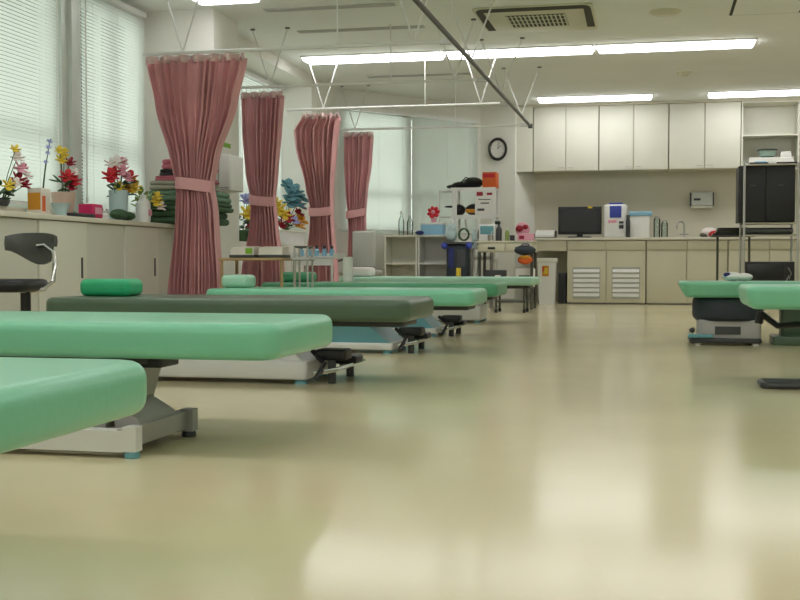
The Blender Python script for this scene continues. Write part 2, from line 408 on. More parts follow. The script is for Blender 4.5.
curtain(13.75, [(2.13, (-3.755, -3.375, .04)), (1.8, (-3.75, -3.39, .04)), (1.4, (-3.73, -3.45, .04)), (1.17, (-3.71, -3.47, .04)), (.95, (-3.70, -3.47, .04)), (.05, (-3.72, -3.45, .04))], 1.17, 8, 'farthest and smallest mauve curtain, hanging beside the bright corner blind', 6)

# ------------------------------------------------------------------ venetian blinds
def blind(loc, rz, w, z0, z1, m, label, tilt=72, pitch=.026, chain=None):
    t = T('venetian_blind', label, 'window blind', loc, 'closed venetian blinds', rz)
    MB().box(-w / 2, w / 2, -.025, .025, z1 - .04, z1).build('headrail', 'white', t, smooth=False)
    sl = MB(); n = int((z1 - z0 - .07) / pitch); hw = pitch * .58; c, s = math.cos(math.radians(tilt)) * hw, math.sin(math.radians(tilt)) * hw
    for i in range(n):
        z = z0 + .035 + i * pitch
        sl.poly([[(x, -c, z + s * 0 - s), (x, 0, z + .0012), (x, c, z + s)] for x in (-w / 2, w / 2)], cap=False, closed=False)
    sl.build('slats', m, t)
    MB().box(-w / 2, w / 2, -.014, .014, z0, z0 + .018).build('bottom_rail', 'white', t, smooth=False)
    for k in (-.36, 0.02, .36):
        MB().tube([(k * w, -.016, z0 + .02), (k * w, -.016, z1 - .04)], .0015, 4).build('ladder_cord', 'white', t)
    if chain is not None:
        MB().tube([(chain, -.04, z0 + .1), (chain, -.04, z1 - .02)], .006, 5).build('pull_chain', 'white', t)
        MB().ell((chain, -.04, z0 + .08), .012, .012, .03, 8, 6).build('pull_weight', 'white', t)
    return t
# local +x runs along the wall, local -y faces the room
blind((XL + .06, 6.76, 0), PI / 2, 1.98, .97, 2.70, 'blind', 'closed white venetian blind at the left edge of the photo', 66, .027, .93)
blind((XL + .06, 8.68, 0), PI / 2, 1.12, .97, 2.70, 'blind', 'closed white venetian blind beside the pier, behind the red and pink flowers', 66, .027, -.56)
for a, b in OP1[:3]:
    blind((XL + .06, (a + b) / 2, 0), PI / 2, b - a + .1, .97, 2.70, 'blind', 'closed white venetian blind on an unseen left window added for daylight', 72, .04)
blind((XL2 - .36, 11.47, 0), PI / 2, 2.8, .80, 2.60, 'blind', 'closed pale blind behind the second and third curtains')
P = A + D * .63; nrm = Vector((D.y, -D.x, 0))
blind(tuple(A + D * .635 + nrm * .05), ang, 1.19, .97, 2.52, 'blind', 'bright white blind in the corner window, right of the farthest curtain', 66, .03)
blind(tuple(A + D * 1.8425 + nrm * .05), ang, 1.215, .97, 2.52, 'blind_dim', 'blind greyed for its weaker daylight in the corner window, behind the white wire shelf', 74, .03)  # weaker daylight put into greyer, less translucent slats
# mullion post between the two left blinds with its bright edge
struct(MB().box(XL, XL + .07, 7.80, 8.06, SILL, 2.70).box(XL, XL + .06, 8.05, 8.115, SILL, 2.70).box(XL + .07, XL + .10, 7.90, 7.96, SILL, 2.70).build('trim_2', 'wframe', smooth=False))

# ------------------------------------------------------------------ back kitchen units
def handle_bar(parent, x, y, z, w=.05):
    MB().tube([(x - w, y, z), (x - w, y - .025, z), (x + w, y - .025, z), (x + w, y, z)], .005, 6).build('handle', 'metal', parent)
def upper(x0, x1, label, doors=2):
    t = T('wall_cupboard', label, 'wall cupboard', ((x0 + x1) / 2, 16.0, 1.82), 'cream wall cupboards over the worktop')
    L = (x1 - x0) / 2; h = .885
    MB().box(-L + .002, L - .002, .02, .395, 0, h).build('body', 'beige', t, smooth=False)
    for k in range(doors):
        a = -L + .006 + k * (2 * L) / doors; b = -L + (k + 1) * (2 * L) / doors - .006
        d = MB().rbox(a, b, 0, .018, .004, h - .004, .004, .003).build('door', 'cream', t)
        hx = b - .06 if k == 0 else a + .06
        handle_bar(d, hx, 0, .045, .035)
    return t
upper(-1.645, -.75, 'cream double wall cupboard above the black monitor')
upper(-.745, .18, 'cream double wall cupboard above the water dispenser')
upper(.185, 1.12, 'cream double wall cupboard above the small wall dispenser, beside the open shelf')
upper(1.87, 2.8, 'cream double wall cupboard right of the open shelf')
t = T('filler_panel', 'narrow plain panel between the clock pier and the wall cupboards', 'panel', (-1.77, 16.0, 1.82))
MB().box(-.118, .122, -.02, 0, 0, .885).build('panel', 'cream', t, smooth=False)
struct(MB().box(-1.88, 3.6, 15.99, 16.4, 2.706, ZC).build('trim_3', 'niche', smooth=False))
t = T('open_wall_shelf', 'open cream wall unit with one shelf above the black cabinet', 'wall shelf', (1.495, 16.0, 1.80))
MB().box(-.37, -.35, 0, .395, 0, .905).box(.35, .37, 0, .395, 0, .905).box(-.35, .35, 0, .395, 0, .02).box(-.35, .35, 0, .395, .885, .905).box(-.35, .35, .38, .395, .02, .885).build('body', 'cream', t, smooth=False)
MB().box(-.35, .35, .01, .38, .445, .465).build('shelf', 'cream', t, smooth=False)
t = T('glass_bowl', 'pale green glass bowl with a dark rim on the open wall shelf', 'bowl', (1.47, 16.12, 1.962))
MB().lathe([(.05, 0), (.1, .02), (.125, .1), (.12, .1), (.09, .03), (0, .02)]).build('bowl', 'sagep', t)
MB().tube([(.125 * math.cos(a), .125 * math.sin(a), .1) for a in [i * PI / 10 for i in range(20)]], .011, 6, True).build('rim', 'dgrey', t)
t = T('flat_carton', 'wide white carton under the pale green bowl on the open wall shelf', 'box', (1.50, 16.14, 1.8205))
MB().rbox(-.27, .30, -.11, .13, 0, .14, .008, .006).build('carton', 'paper', t)
MB().box(-.2, -.05, -.1125, -.11, .04, .09).build('print', 'sky', t, smooth=False)
one('paper_stack', 'small stack of folded white papers right of the pale green bowl', 'papers', MB().rbox(-.07, .07, -.08, .1, 0, .05, .005, .004).rbox(-.06, .065, -.07, .1, .05, .075, .005, .004), 'paper', (1.70, 16.14, 1.962))

def base_unit(x0, x1, label, louvre=False, doors=2, drawers=2):
    t = T('base_cabinet', label, 'base cabinet', ((x0 + x1) / 2, 15.75, 0), 'beige base cabinets along the back wall')
    L = (x1 - x0) / 2
    MB().box(-L + .003, L - .003, .02, .64, .02, .86).build('body', 'beige', t, smooth=False)
    MB().box(-L + .003, L - .003, .04, .1, 0, .02).build('plinth', 'grey', t, smooth=False)
    for k in range(drawers):
        a = -L + .006 + k * 2 * L / drawers; b = -L + (k + 1) * 2 * L / drawers - .006
        MB().rbox(a, b, 0, .018, .735, .855, .004, .003).build('drawer', 'beige', t)
    for k in range(doors):
        a = -L + .006 + k * 2 * L / doors; b = -L + (k + 1) * 2 * L / doors - .006
        d = MB().rbox(a, b, 0, .018, .022, .715, .004, .003).build('door', 'beige', t)
        if louvre:
            m0 = (a + b) / 2; lv = MB().box(m0 - .185, m0 + .185, -.004, 0, .07, .50)
            lv.build('louvre_panel', 'grey_lam', d, smooth=False)
            for j in range(6):
                z = .10 + j * .065
                MB().prism([(-.004, z), (-.022, z + .006), (-.022, z + .012), (-.004, z + .048)], 'x', m0 - .175, m0 + .175).build('louvre', 'white', d, smooth=False)
    return t
base_unit(-1.155, -.106, 'beige base cabinet with white louvred vents in both doors', True)
base_unit(-.10, .95, 'plain beige base cabinet between the louvred doors and the thin steel poles')
base_unit(.955, 2.0, 'plain beige base cabinet behind the metal rack')
base_unit(2.005, 3.05, 'plain beige base cabinet at the far right of the back wall')
t = T('desk_drawer', 'beige drawer front hung under the worktop above the white bin', 'drawer unit', (-1.375, 15.75, .72))
MB().box(-.21, .21, .02, .6, 0, .143).build('body', 'beige', t, smooth=False)
MB().rbox(-.214, .214, 0, .018, .0, .14, .004, .003).build('front', 'beige', t)
one('worktop', 'long pale worktop running along the whole back wall', 'worktop', MB().rbox(-1.62, 3.55, -.02, .66, 0, .035, .006, .005), 'top', (0, 15.735, .864))

# on the worktop
ZT = .899
t = T('monitor', 'black flat monitor standing on the back worktop', 'monitor', (-1.0, 16.0, ZT))
MB().rbox(-.295, .295, -.02, .03, .05, .43, .015, .008).build('casing', 'black', t)
MB().box(-.27, .27, -.024, -.0195, .085, .405).build('screen', 'screen', t, smooth=False)
MB().rbox(-.16, .16, -.1, .1, 0, .02, .05, .008).rbox(-.04, .04, -.01, .03, .02, .08, .01, .005).build('stand', 'black', t)
one('sticky_note', 'small pale yellow note stuck on the top edge of the monitor', 'note', MB().box(-.03, .03, 0, .004, 0, .03), 'yellow', (-.86, 15.972, ZT + .405), smooth=False)
t = T('paper_tray', 'dark tray holding white papers at the left end of the back worktop', 'paper tray', (-1.47, 15.98, ZT))
MB().box(-.15, .15, -.12, .12, 0, .012).box(-.15, -.14, -.12, .12, .012, .06).box(.14, .15, -.12, .12, .012, .10).box(-.15, .15, .11, .12, .012, .06).build('tray', 'black', t, smooth=False)
one('paper_sheaf', 'white paper sheaf lying in the dark tray', 'papers', MB().prism([(-.11, 0), (.1, 0), (.1, .1), (-.11, .03)], 'x', -.13, .13), 'paper', (-1.47, 15.98, ZT + .013), smooth=False)
t = T('water_dispenser', 'white dispenser with a blue panel on the back worktop', 'dispenser', (-.515, 15.95, ZT))
MB().rbox(-.155, .155, -.13, .15, 0, .45, .05, .03).build('body', 'white', t)
MB().rbox(-.075, .08, -.137, -.128, .27, .43, .004, .002).build('blue_panel', 'blue', t)['label'] = 'blue panel'
MB().rbox(-.09, .1, -.10, .1, .445, .475, .04, .01).build('top_cap', 'blue', t)
MB().rbox(.05, .11, -.142, -.128, .12, .17, .004, .003).rbox(.05, .11, -.142, -.128, .19, .22, .004, .003).build('button', 'dgrey', t)
MB().rbox(-.1, .02, -.133, -.128, .2, .24, .004, .002).build('red_label', 'pink', t)
t = T('storage_box', 'white box with a pale blue lid, right of the white dispenser', 'box', (-.2, 15.95, ZT))
MB().rbox(-.12, .14, -.13, .13, 0, .29, .01, .006).build('body', 'white', t)
MB().rbox(-.135, .17, -.14, .14, .29, .35, .015, .01).build('lid', 'sky', t)
one('thermos', 'slim dark thermos between the white dispenser and the blue-lidded box', 'thermos', MB().lathe([(.0, 0), (.03, 0), (.03, .22), (.022, .25), (.022, .3), (0, .3)]), 'dgrey', (-.345, 15.77, ZT))
for i, (x, lb) in enumerate([(.035, 'clear glass jar right beside the blue-lidded box'), (.135, 'shorter clear glass jar, second from the blue-lidded box')]):
    t = T('glass_jar', lb, 'jar', (x, 15.95, ZT), 'glass jars on the back worktop')
    h = .24 - i * .05
    MB().lathe([(0, 0), (.04, 0), (.045, .02), (.045, h), (.03, h + .02), (.028, h + .02), (.04, h - .005), (.04, .01), (0, .008)]).build('jar', 'clearv', t)
    MB().lathe([(0, h + .02), (.034, h + .02), (.034, h + .04), (.01, h + .05), (0, h + .05)]).build('lid', 'metal', t)
t = T('faucet', 'curved steel faucet standing behind the sink in the worktop', 'faucet', (.4, 16.15, ZT))
MB().tube([(0, 0, 0), (0, 0, .16)] + [(-.05 + .05 * math.cos(a), -.05 + .05 * math.cos(a), .16 + .06 * math.sin(a)) for a in [i * PI / 8 for i in range(1, 9)]] + [(-.1, -.1, .12)], .011, 8).build('spout', 'metal', t)
MB().tube([(-.06, 0, .05), (.06, 0, .05)], .01, 8).build('tap_handle', 'metal', t)
MB().lathe([(0, 0), (.03, 0), (.03, .015), (0, .015)]).build('flange', 'metal', t)
one('kitchen_sink', 'shallow steel sink rim set in the worktop in front of the faucet', 'sink', MB().rbox(-.3, .3, -.16, .16, 0, .006, .05, .003), 'metal', (.4, 15.93, ZT))
t = T('snack_bag', 'cream and red plastic bag slumped on the worktop near the steel pole', 'bag', (.73, 15.95, ZT))
MB().ell((-.01, 0, .07), .11, .09, .065).build('bag', 'petalw', t)
MB().ell((.04, -.04, .05), .08, .07, .045).build('red_wrapper', 'red', t)
MB().ell((-.08, -.02, .034), .06, .06, .03).build('olive_wrapper', 'basket', t)
t = T('paper_towel_dispenser', 'small grey paper dispenser fixed to the niche wall', 'dispenser', (.635, 16.4, 1.34))
MB().rbox(-.14, .14, -.14, -.002, 0, .19, .01, .008).build('body', 'grey_lam', t)
MB().box(-.16, -.14, -.12, -.002, .0, .18).box(.14, .16, -.12, -.002, .0, .18).build('side_cap', 'dgrey', t, smooth=False)
MB().box(-.11, -.02, -.146, -.139, .07, .1).build('window_slit', 'black', t, smooth=False)
MB().rbox(-.14, .14, -.12, -.002, -.03, -.002, .01, .005).build('outlet_tray', 'cream', t)
t = T('wall_clock', 'oval wall clock with a thick black rim on the pier', 'clock', (-2.13, 15.95, 2.135))
def oval(rx, rz, n=32): return [(rx * math.cos(2 * PI * k / n), rz * math.sin(2 * PI * k / n)) for k in range(n)]
MB().poly([[(x, y, z) for x, z in oval(.132 * s, .16 * s)] for y, s in ((-.001, 1), (-.03, 1), (-.045, .93), (-.045, .80), (-.02, .74))], cap=False).build('rim', 'black', t)
MB().poly([[(x, y, z) for x, z in oval(.1, .122)] for y in (-.018, -.022)]).build('dial', 'paper', t)
MB().tube([(0, -.026, 0), (.045, -.026, .05)], .004, 5).build('hour_hand', 'black', t)
MB().tube([(0, -.027, 0), (.015, -.027, .09)], .003, 5).build('minute_hand', 'black', t)
tk = MB()
for k in range(12):
    a = k * PI / 6; tk.tube([(.082 * math.sin(a), -.0235, .1 * math.cos(a)), (.094 * math.sin(a), -.0235, .115 * math.cos(a))], .002, 4)
tk.build('hour_marks', 'black', t)

# bin under the desk drawer
t = T('waste_bin', 'tall white bin with a stuck label beside the louvred cabinet', 'bin', (-1.41, 15.63, 0))
rb = MB()
rb.poly([[(x * s, y * s, z) for x, y in ((-.12, -.1), (.12, -.1), (.12, .1), (-.12, .1))] for z, s in ((.0, .84), (.56, 1))]).build('body', 'white', t, smooth=False)
MB().rbox(-.135, .135, -.115, .115, .56, .62, .02, .012).build('lid', 'cream', t)
lbn = MB().box(-.06, .03, -.1035, -.098, .38, .52).build('sticker', 'amber', t, smooth=False)
MB().box(-.04, .015, -.1055, -.1035, .41, .49).build('sticker_print', 'yellow', lbn, smooth=False)
MB().box(-.055, -.03, -.1055, -.1035, .44, .5).build('sticker_print', 'red', lbn, smooth=False)
t = T('computer_tower', 'dark computer tower in the shaded knee space beside the bin', 'computer', (-1.22, 15.95, 0))
MB().rbox(-.05, .05, -.2, .2, 0, .42, .01, .006).build('case', 'dgrey', t)
MB().box(-.045, .045, -.206, -.2, .02, .4).build('front_panel', 'black', t, smooth=False)

# ------------------------------------------------------------------ left low cabinets
def sliding_unit(y0, y1, label, hs):
    t = T('low_cabinet', label, 'low cabinet', (-3.8, (y0 + y1) / 2, 0), 'low cream cabinets under the left windows')
    L = (y1 - y0) / 2
    MB().box(-.48, -.03, -L, L, .05, .84).build('body', 'beige', t, smooth=False)
    MB().box(-.46, -.05, -L, L, 0, .05).build('plinth', 'grey', t, smooth=False)
    for k, s in enumerate(hs):
        a = -L + .004 + k * 2 * L / len(hs); b = -L + (k + 1) * 2 * L / len(hs) - .004
        x = -.012 if k % 2 == 0 else 0
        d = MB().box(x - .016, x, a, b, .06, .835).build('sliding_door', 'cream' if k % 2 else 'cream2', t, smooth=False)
        yy = b - .07
        if s: MB().rbox(x, x + .004, yy - .012, yy + .012, .46, .60, .011, .002).build('finger_pull', 'dgrey', d)
    return t
sliding_unit(6.0, 7.25, 'low cream cabinet with sliding doors behind the black stool', [0, 1])
sliding_unit(7.255, 8.42, 'low cream cabinet with sliding doors below the biggest red bouquet', [0, 1])
sliding_unit(8.425, 9.3, 'low cream cabinet with plain doors beneath the stack of blankets', [0, 0])
one('worktop', 'pale worktop on the low cabinets, carrying the flowers and blankets', 'worktop', MB().rbox(-.52, .015, -1.66, 1.7, 0, .034, .005, .004), 'top', (-3.8, 7.62, .842))

# -- flowers
def blossom(mb, c, r, n=6, tilt=(0, 0, 1), flat=.35):
    q = Vector((0, 0, 1)).rotation_difference(Vector(tilt).normalized()).to_matrix()
    for k in range(n):
        a = 2 * PI * k / n + random.uniform(-.2, .2)
        d = q @ Vector((math.cos(a), math.sin(a), .45))
        rot = d.to_track_quat('X', 'Z').to_matrix()
        mb.ell(Vector(c) + d * r * .5, r * .52, r * .46, r * flat * .35, 7, 5, rot)
    mb.ell(Vector(c) + q @ Vector((0, 0, r * .2)), r * .2, r * .2, r * .16, 6, 5)
def leaf(mb, p0, p1, w):
    p0, p1 = Vector(p0), Vector(p1); d = p1 - p0
    mb.ell((p0 + p1) / 2, d.length / 2, w, .006, 8, 5, d.to_track_quat('X', 'Z').to_matrix())
def bouquet(loc, label, vase_prof, vase_mat, blooms, leaves, group='flower arrangements on the window cabinets', extra=None):
    t = T('flower_arrangement', label, 'flowers', loc, group)
    if vase_prof: MB().lathe(vase_prof).build('vase', vase_mat, t)
    zt = vase_prof[-2][1] if vase_prof else 0
    st = MB()
    for (c, r, m) in blooms:
        b = MB(); d = Vector((c[0] * 1.5 + .45, c[1] * 1.5 - .55, .5)); blossom(b, c, r, 6, d); b.build('blossom', m, t)
        st.tube([(c[0] * .15, c[1] * .15, zt * .6), (c[0] * .5, c[1] * .5, (zt * .6 + c[2]) / 2), c], .003, 5)
    st.build('stems', 'leaf', t)
    if leaves:
        lf = MB()
        for i in range(leaves[0]):
            a = random.uniform(0, 2 * PI); h = random.uniform(*leaves[2]); r = random.uniform(.4, 1) * leaves[1]
            leaf(lf, (r * .2 * math.cos(a), r * .2 * math.sin(a), h), (r * math.cos(a), r * math.sin(a), h + random.uniform(-.03, .06)), .018)
        lf.build('foliage', leaves[3] if len(leaves) > 3 else 'leaf', t)
    return t
ZL = .877
# y axis maps to image x here (wall seen obliquely)
bouquet((-4.0, 6.50, ZL + .043), 'dark crimson and white flowers in a low dark bowl, left edge of the cabinets', [(0, 0), (.05, 0), (.065, .03), (.06, .05), (0, .045)], 'dgrey',
        [((.05, .13, .17), .06, 'crimson'), ((.06, .19, .14), .05, 'crimson'), ((.05, .16, .24), .055, 'pink'), ((.03, .16, .31), .055, 'petalw'), ((.04, .12, .36), .04, 'yellow'), ((.06, .23, .2), .04, 'petalw'), ((.02, .25, .26), .035, 'crimson'), ((.1, -.06, .12), .05, 'yellow'), ((.12, .0, .14), .04, 'petalw')],
        (16, .2, (.04, .13)))
bouquet((-3.99, 6.98, ZL), 'single lilac spray leaning beside the left blind, in a slim milky vase', [(0, 0), (.022, 0), (.026, .14), (.02, .15), (0, .14)], 'milky',
        [((.02, .06, .42), .02, 'lilac'), ((.02, .07, .46), .025, 'lilac'), ((.02, .085, .5), .025, 'lilac'), ((.01, .05, .36), .02, 'lilac')], None)
bouquet((-3.97, 7.24, ZL), 'red and yellow flowers in a pinkish pot between the two left blinds', [(0, 0), (.06, 0), (.085, .17), (.075, .17), (0, .15)], 'pvase',
        [((.03, .0, .27), .065, 'red'), ((.04, .08, .25), .06, 'red'), ((.03, .05, .21), .05, 'crimson'), ((0, -.02, .39), .05, 'yellow'), ((0, .02, .44), .045, 'yellow'), ((0, -.04, .45), .04, 'yellow'), ((.0, .09, .38), .05, 'crimson'), ((.04, .1, .31), .04, 'petalw')],
        (14, .11, (.18, .25)))
bouquet((-4.0, 8.14, ZL), 'large red, pink and yellow bouquet in a milky vase before the blind', [(0, 0), (.07, 0), (.075, .24), (.068, .24), (0, .2)], 'milky',
        [((.02, -.17, .33), .075, 'red'), ((.02, -.12, .36), .06, 'red'), ((.04, .11, .34), .07, 'red'), ((.0, .15, .36), .05, 'red'), ((.0, -.03, .44), .07, 'petalw'), ((.08, .0, .33), .05, 'pink'), ((.06, -.05, .38), .06, 'pink'), ((.02, .03, .45), .05, 'pink'), ((.0, -.14, .43), .05, 'petalw'), ((.05, .18, .27), .06, 'yellow'), ((.05, .12, .25), .06, 'yellow'), ((.05, .04, .25), .05, 'amber'), ((.02, -.03, .26), .05, 'yellow'), ((.02, .2, .32), .05, 'yellow'), ((0, .1, .47), .04, 'petalw')],
        (22, .17, (.2, .3), 'leaf'))
bouquet((-3.95, 8.45, ZL), 'pale yellow flowers hanging in front of the dark green blankets', [(0, 0), (.045, 0), (.05, .12), (.045, .12), (0, .1)], 'basket',
        [((.09, .06, .16), .06, 'yellow'), ((.1, .11, .13), .055, 'petalw'), ((.09, .08, .21), .05, 'yellow')], (12, .12, (.12, .26), 'pleaf'))
# second bay
t = T('planter_box', 'white planter box on the deep window sill between second and third curtains', 'planter', (-4.04, 12.35, .771))
MB().poly([[(-.1 * s, -.42 * s, z), (.1 * s, -.42 * s, z), (.1 * s, .42 * s, z), (-.1 * s, .42 * s, z)] for z, s in ((0, .93), (.14, 1))]).build('trough', 'white', t, smooth=False)
MB().rbox(-.11, .11, -.44, .44, .13, .15, .01, .006).build('rim', 'cream', t)
bouquet((-4.04, 12.3, .925), 'big teal, yellow and red flower bunch between the second and third curtains', None, None,
        [((.03, .26, .44), .13, 'tealf'), ((.05, .08, .38), .13, 'tealf'), ((.05, .40, .38), .12, 'tealf'), ((.06, .24, .30), .13, 'tealf'), ((.0, .16, .48), .12, 'tealf'), ((.05, .02, .30), .1, 'tealf'), ((.05, -.32, .22), .1, 'yellow'), ((.06, -.22, .17), .1, 'yellow'), ((.05, -.4, .28), .07, 'yellow'), ((.06, .42, .28), .08, 'red'), ((.05, .36, .2), .08, 'crimson'), ((.06, -.05, .13), .09, 'crimson'), ((.06, -.3, .06), .08, 'crimson'), ((.06, .42, .12), .1, 'amber'), ((.06, .30, .06), .1, 'amber'), ((.07, .16, .1), .07, 'lilac')],
        (20, .15, (.02, .14)))
bouquet((-4.06, 11.0, .771), 'dark green plant with yellow and blue flowers, just left of the second curtain', [(0, 0), (.06, 0), (.08, .12), (.07, .12), (0, .1)], 'leaf',
        [((.06, -.02, .28), .1, 'yellow'), ((.06, .08, .24), .08, 'pleaf'), ((.04, .04, .42), .08, 'lilac'), ((.05, -.06, .42), .07, 'lilac'), ((.08, .03, .15), .07, 'crimson')], (26, .16, (.08, .28)))

# -- things on the left cabinets
t = T('gift_box', 'hot pink box lying on the window cabinet between two bouquets', 'box', (-3.88, 7.46, ZL))
MB().rbox(-.06, .06, -.075, .075, 0, .1, .015, .012).build('body', 'hotpink', t)
MB().box(.0605, .062, -.05, .05, .03, .075).build('print', 'pink', t, smooth=False)
t = T('patterned_box', 'tall cream box with orange print beside the crimson flowers', 'box', (-3.90, 6.80, ZL))
MB().rbox(-.05, .05, -.06, .06, 0, .17, .006, .004).build('carton', 'vase', t)
MB().box(.0505, .052, -.05, -.01, .02, .12).build('print', 'orange', t, smooth=False); MB().box(-.045, .045, -.0615, -.0605, .03, .14).build('print', 'amber', t, smooth=False)
one('glass_dish', 'small milky glass dish beside the pinkish pot', 'dish', MB().lathe([(0, 0), (.035, 0), (.055, .06), (.07, .085), (.064, .085), (.045, .05), (0, .012)]), 'milky', (-3.88, 7.04, ZL))
one('tray', 'dark flat tray lying below the red and yellow flowers', 'tray', MB().rbox(-.04, .04, -.13, .15, 0, .025, .02, .008), 'dgrey', (-3.83, 7.22, ZL))
for i, y in enumerate((7.58, 7.65, 7.71)):
    t = T('ornament', ['small white ornament next to the hot pink box', 'small white ornament, middle of the three by the pink box', 'small white ornament nearest the dark green cloth'][i], 'ornament', (-3.9, y, ZL), 'white ornaments by the pink box')
    MB().lathe([(0, 0), (.025, 0), (.03, .03), (.018, .05), (0, .055)], n=12).build('body', 'white', t)
    MB().ell((0, 0, .068), .02, .02, .02, 8, 6).build('head', 'white', t)
    MB().ell((.018, -.005, .072), .006, .006, .006, 6, 4).build('face', 'ink', t)
one('folded_cloth', 'dark green crumpled cloth on the cabinet under the red bouquet', 'cloth', MB().ell((0, -.05, .044), .06, .1, .04).ell((.01, .06, .036), .06, .08, .033), 'blanket', (-3.86, 7.91, ZL))
t = T('lotion_bottle', 'white bottle with a pink label right of the milky vase', 'bottle', (-3.87, 8.30, ZL))
MB().lathe([(0, 0), (.05, 0), (.055, .02), (.055, .15), (.03, .18), (0, .18)]).build('body', 'white', t)
MB().lathe([(.02, .18), (.024, .18), (.024, .215), (0, .215)]).build('cap', 'white', t)
MB().rbox(.048, .058, -.02, .03, .05, .1, .004, .003).build('pink_label', 'pink', t)
# blankets and towels stack, just before the pier
def slab(name, label, cat, x0, x1, y0, y1, z0, z1, m, lip=.4, rot=0):
    cx, cy = (x0 + x1) / 2, (y0 + y1) / 2
    t = T(name, label, cat, (cx, cy, z0), 'stack of blankets beside the pier')
    a, b, h = (x1 - x0) / 2, (y1 - y0) / 2, z1 - z0
    MB().rbox(-a, a, -b, b, 0, h * .5, .06, h * .24).build('lower_fold', m, t)
    MB().rbox(-a, a - .015, -b + .01, b, h * .5, h, .06, h * .24).build('upper_fold', m, t)
    return t
slab('folded_blanket', 'dark green folded blanket, lowest of the stack by the pier', 'blanket', -4.02, -3.52, 8.62, 9.28, .877, .985, 'blanket')
slab('folded_blanket', 'dark green folded blanket, second from the bottom of the stack', 'blanket', -4.03, -3.48, 8.62, 9.28, .986, 1.06, 'blanket')
slab('folded_blanket', 'sage green folded blanket, middle of the stack by the pier', 'blanket', -4.0, -3.50, 8.62, 9.28, 1.061, 1.15, 'blanket2')
slab('folded_blanket', 'grey folded blanket above the sage green ones in the stack', 'blanket', -3.99, -3.60, 8.62, 9.28, 1.151, 1.225, 'greyb')
slab('folded_blanket', 'thin dark rose folded blanket above the grey one', 'blanket', -3.95, -3.60, 8.64, 9.26, 1.226, 1.265, 'pinkb')
slab('folded_blanket', 'charcoal folded cloth near the top of the blanket stack', 'blanket', -3.92, -3.62, 8.66, 9.24, 1.266, 1.32, 'darkb')
slab('folded_blanket', 'rose pink folded blanket on top of the stack', 'blanket', -3.90, -3.60, 8.66, 9.24, 1.321, 1.40, 'pinkb')
# box on the pier
t = T('glove_dispenser', 'white box dispenser mounted on the pier right of the nearest curtain', 'dispenser', (-3.7, 9.58, 1.19))
MB().rbox(.001, .12, -.15, .17, 0, .31, .02, .012).build('body', 'white', t)
MB().box(.02, .1, -.155, -.15, .02, .03).build('slit', 'grey', t, smooth=False)
t = T('wall_notice', 'small paper notice with yellow edge stuck on the pier above the white dispenser', 'notice', (-3.7, 9.6, 1.56))
MB().box(.001, .004, -.16, .16, 0, .2).build('sheet', 'paper', t, smooth=False)
MB().box(.004, .006, -.13, .13, .02, .06).build('yellow_strip', 'green', t, smooth=False)

# ------------------------------------------------------------------ treatment tables
def bed(xe, y0, zt, padm, xb, yb, label, L=1.87, w=.66, th=.10, hood='steelw', pedal=True, tall=0, wd=.49, inset=.06):
    t = T('treatment_table', label, 'treatment table', (xb, yb, 0), 'green treatment tables in the left row')
    ax, ay = xe - xb, y0 - yb
    MB().rbox(ax - L, ax, ay, ay + w, zt - th, zt, .07, .03, 6, 5).build('pad', padm, t)
    MB().rbox(ax - L + .05, ax - inset, ay + .16, ay + w - .16, zt - th - .03, zt - th + .004, .03, .006).build('pad_frame', 'dgrey', t)
    bl = L - .55
    MB().rbox(-bl, 0, 0, wd, .022, .10 + tall, .015, .01).build('base_frame', 'steelw', t)
    zc = .10 + tall
    hd = MB().prism([(-.62, zc - .002), (-.03, zc - .002), (-.13, zc + .085), (-.2, min(zt - th - .04, zc + .11)), (-.62, min(zt - th - .04, zc + .11))], 'y', .03, wd - .03)
    hd.build('base_cover', hood, t, smooth=False)
    for x in (-.38, -bl + .25):
        MB().prism([(x - .09, zc - .01), (x + .09, zc - .01), (x + .05, zt - th - .028), (x - .05, zt - th - .028)], 'y', wd / 2 - .1, wd / 2 + .1).build('lift_column', 'grey', t, smooth=False)
    for x in (-.04, -bl + .04):
        for y in (.04, wd - .04):
            MB().lathe([(0, 0), (.03, 0), (.03, .01), (.022, .026), (0, .026)], (x, y, 0), 12).build('foot', 'teal' , t)
    if pedal:
        p = MB().tube([(.03, .02, .05), (.15, .0, .075), (.15, wd, .075), (.03, wd - .02, .05)], .011, 6).build('pedal_frame', 'chrome', t)
        for cy in (.08, wd - .08): MB().tube([(.10, cy, .002), (.10, cy, .11)], .02, 8).build('caster', 'dgrey', p)
        MB().rbox(.02, .17, .06, .2, .11, .16, .02, .012).build('pedal', 'black', t)
        MB().rbox(.03, .165, wd - .22, wd - .06, .075, .115, .02, .012).build('pedal', 'black', t)
        MB().tube([(.0, .1, .15), (.08, .02, .1), (.05, -.02, .03)], .012, 6).build('cable', 'black', t)
    return t
bed(-.838, 1.2, .402, 'mint', -1.4, 1.28, 'mint green treatment table nearest the camera, cut by the left edge', pedal=False, th=.092, inset=.25)
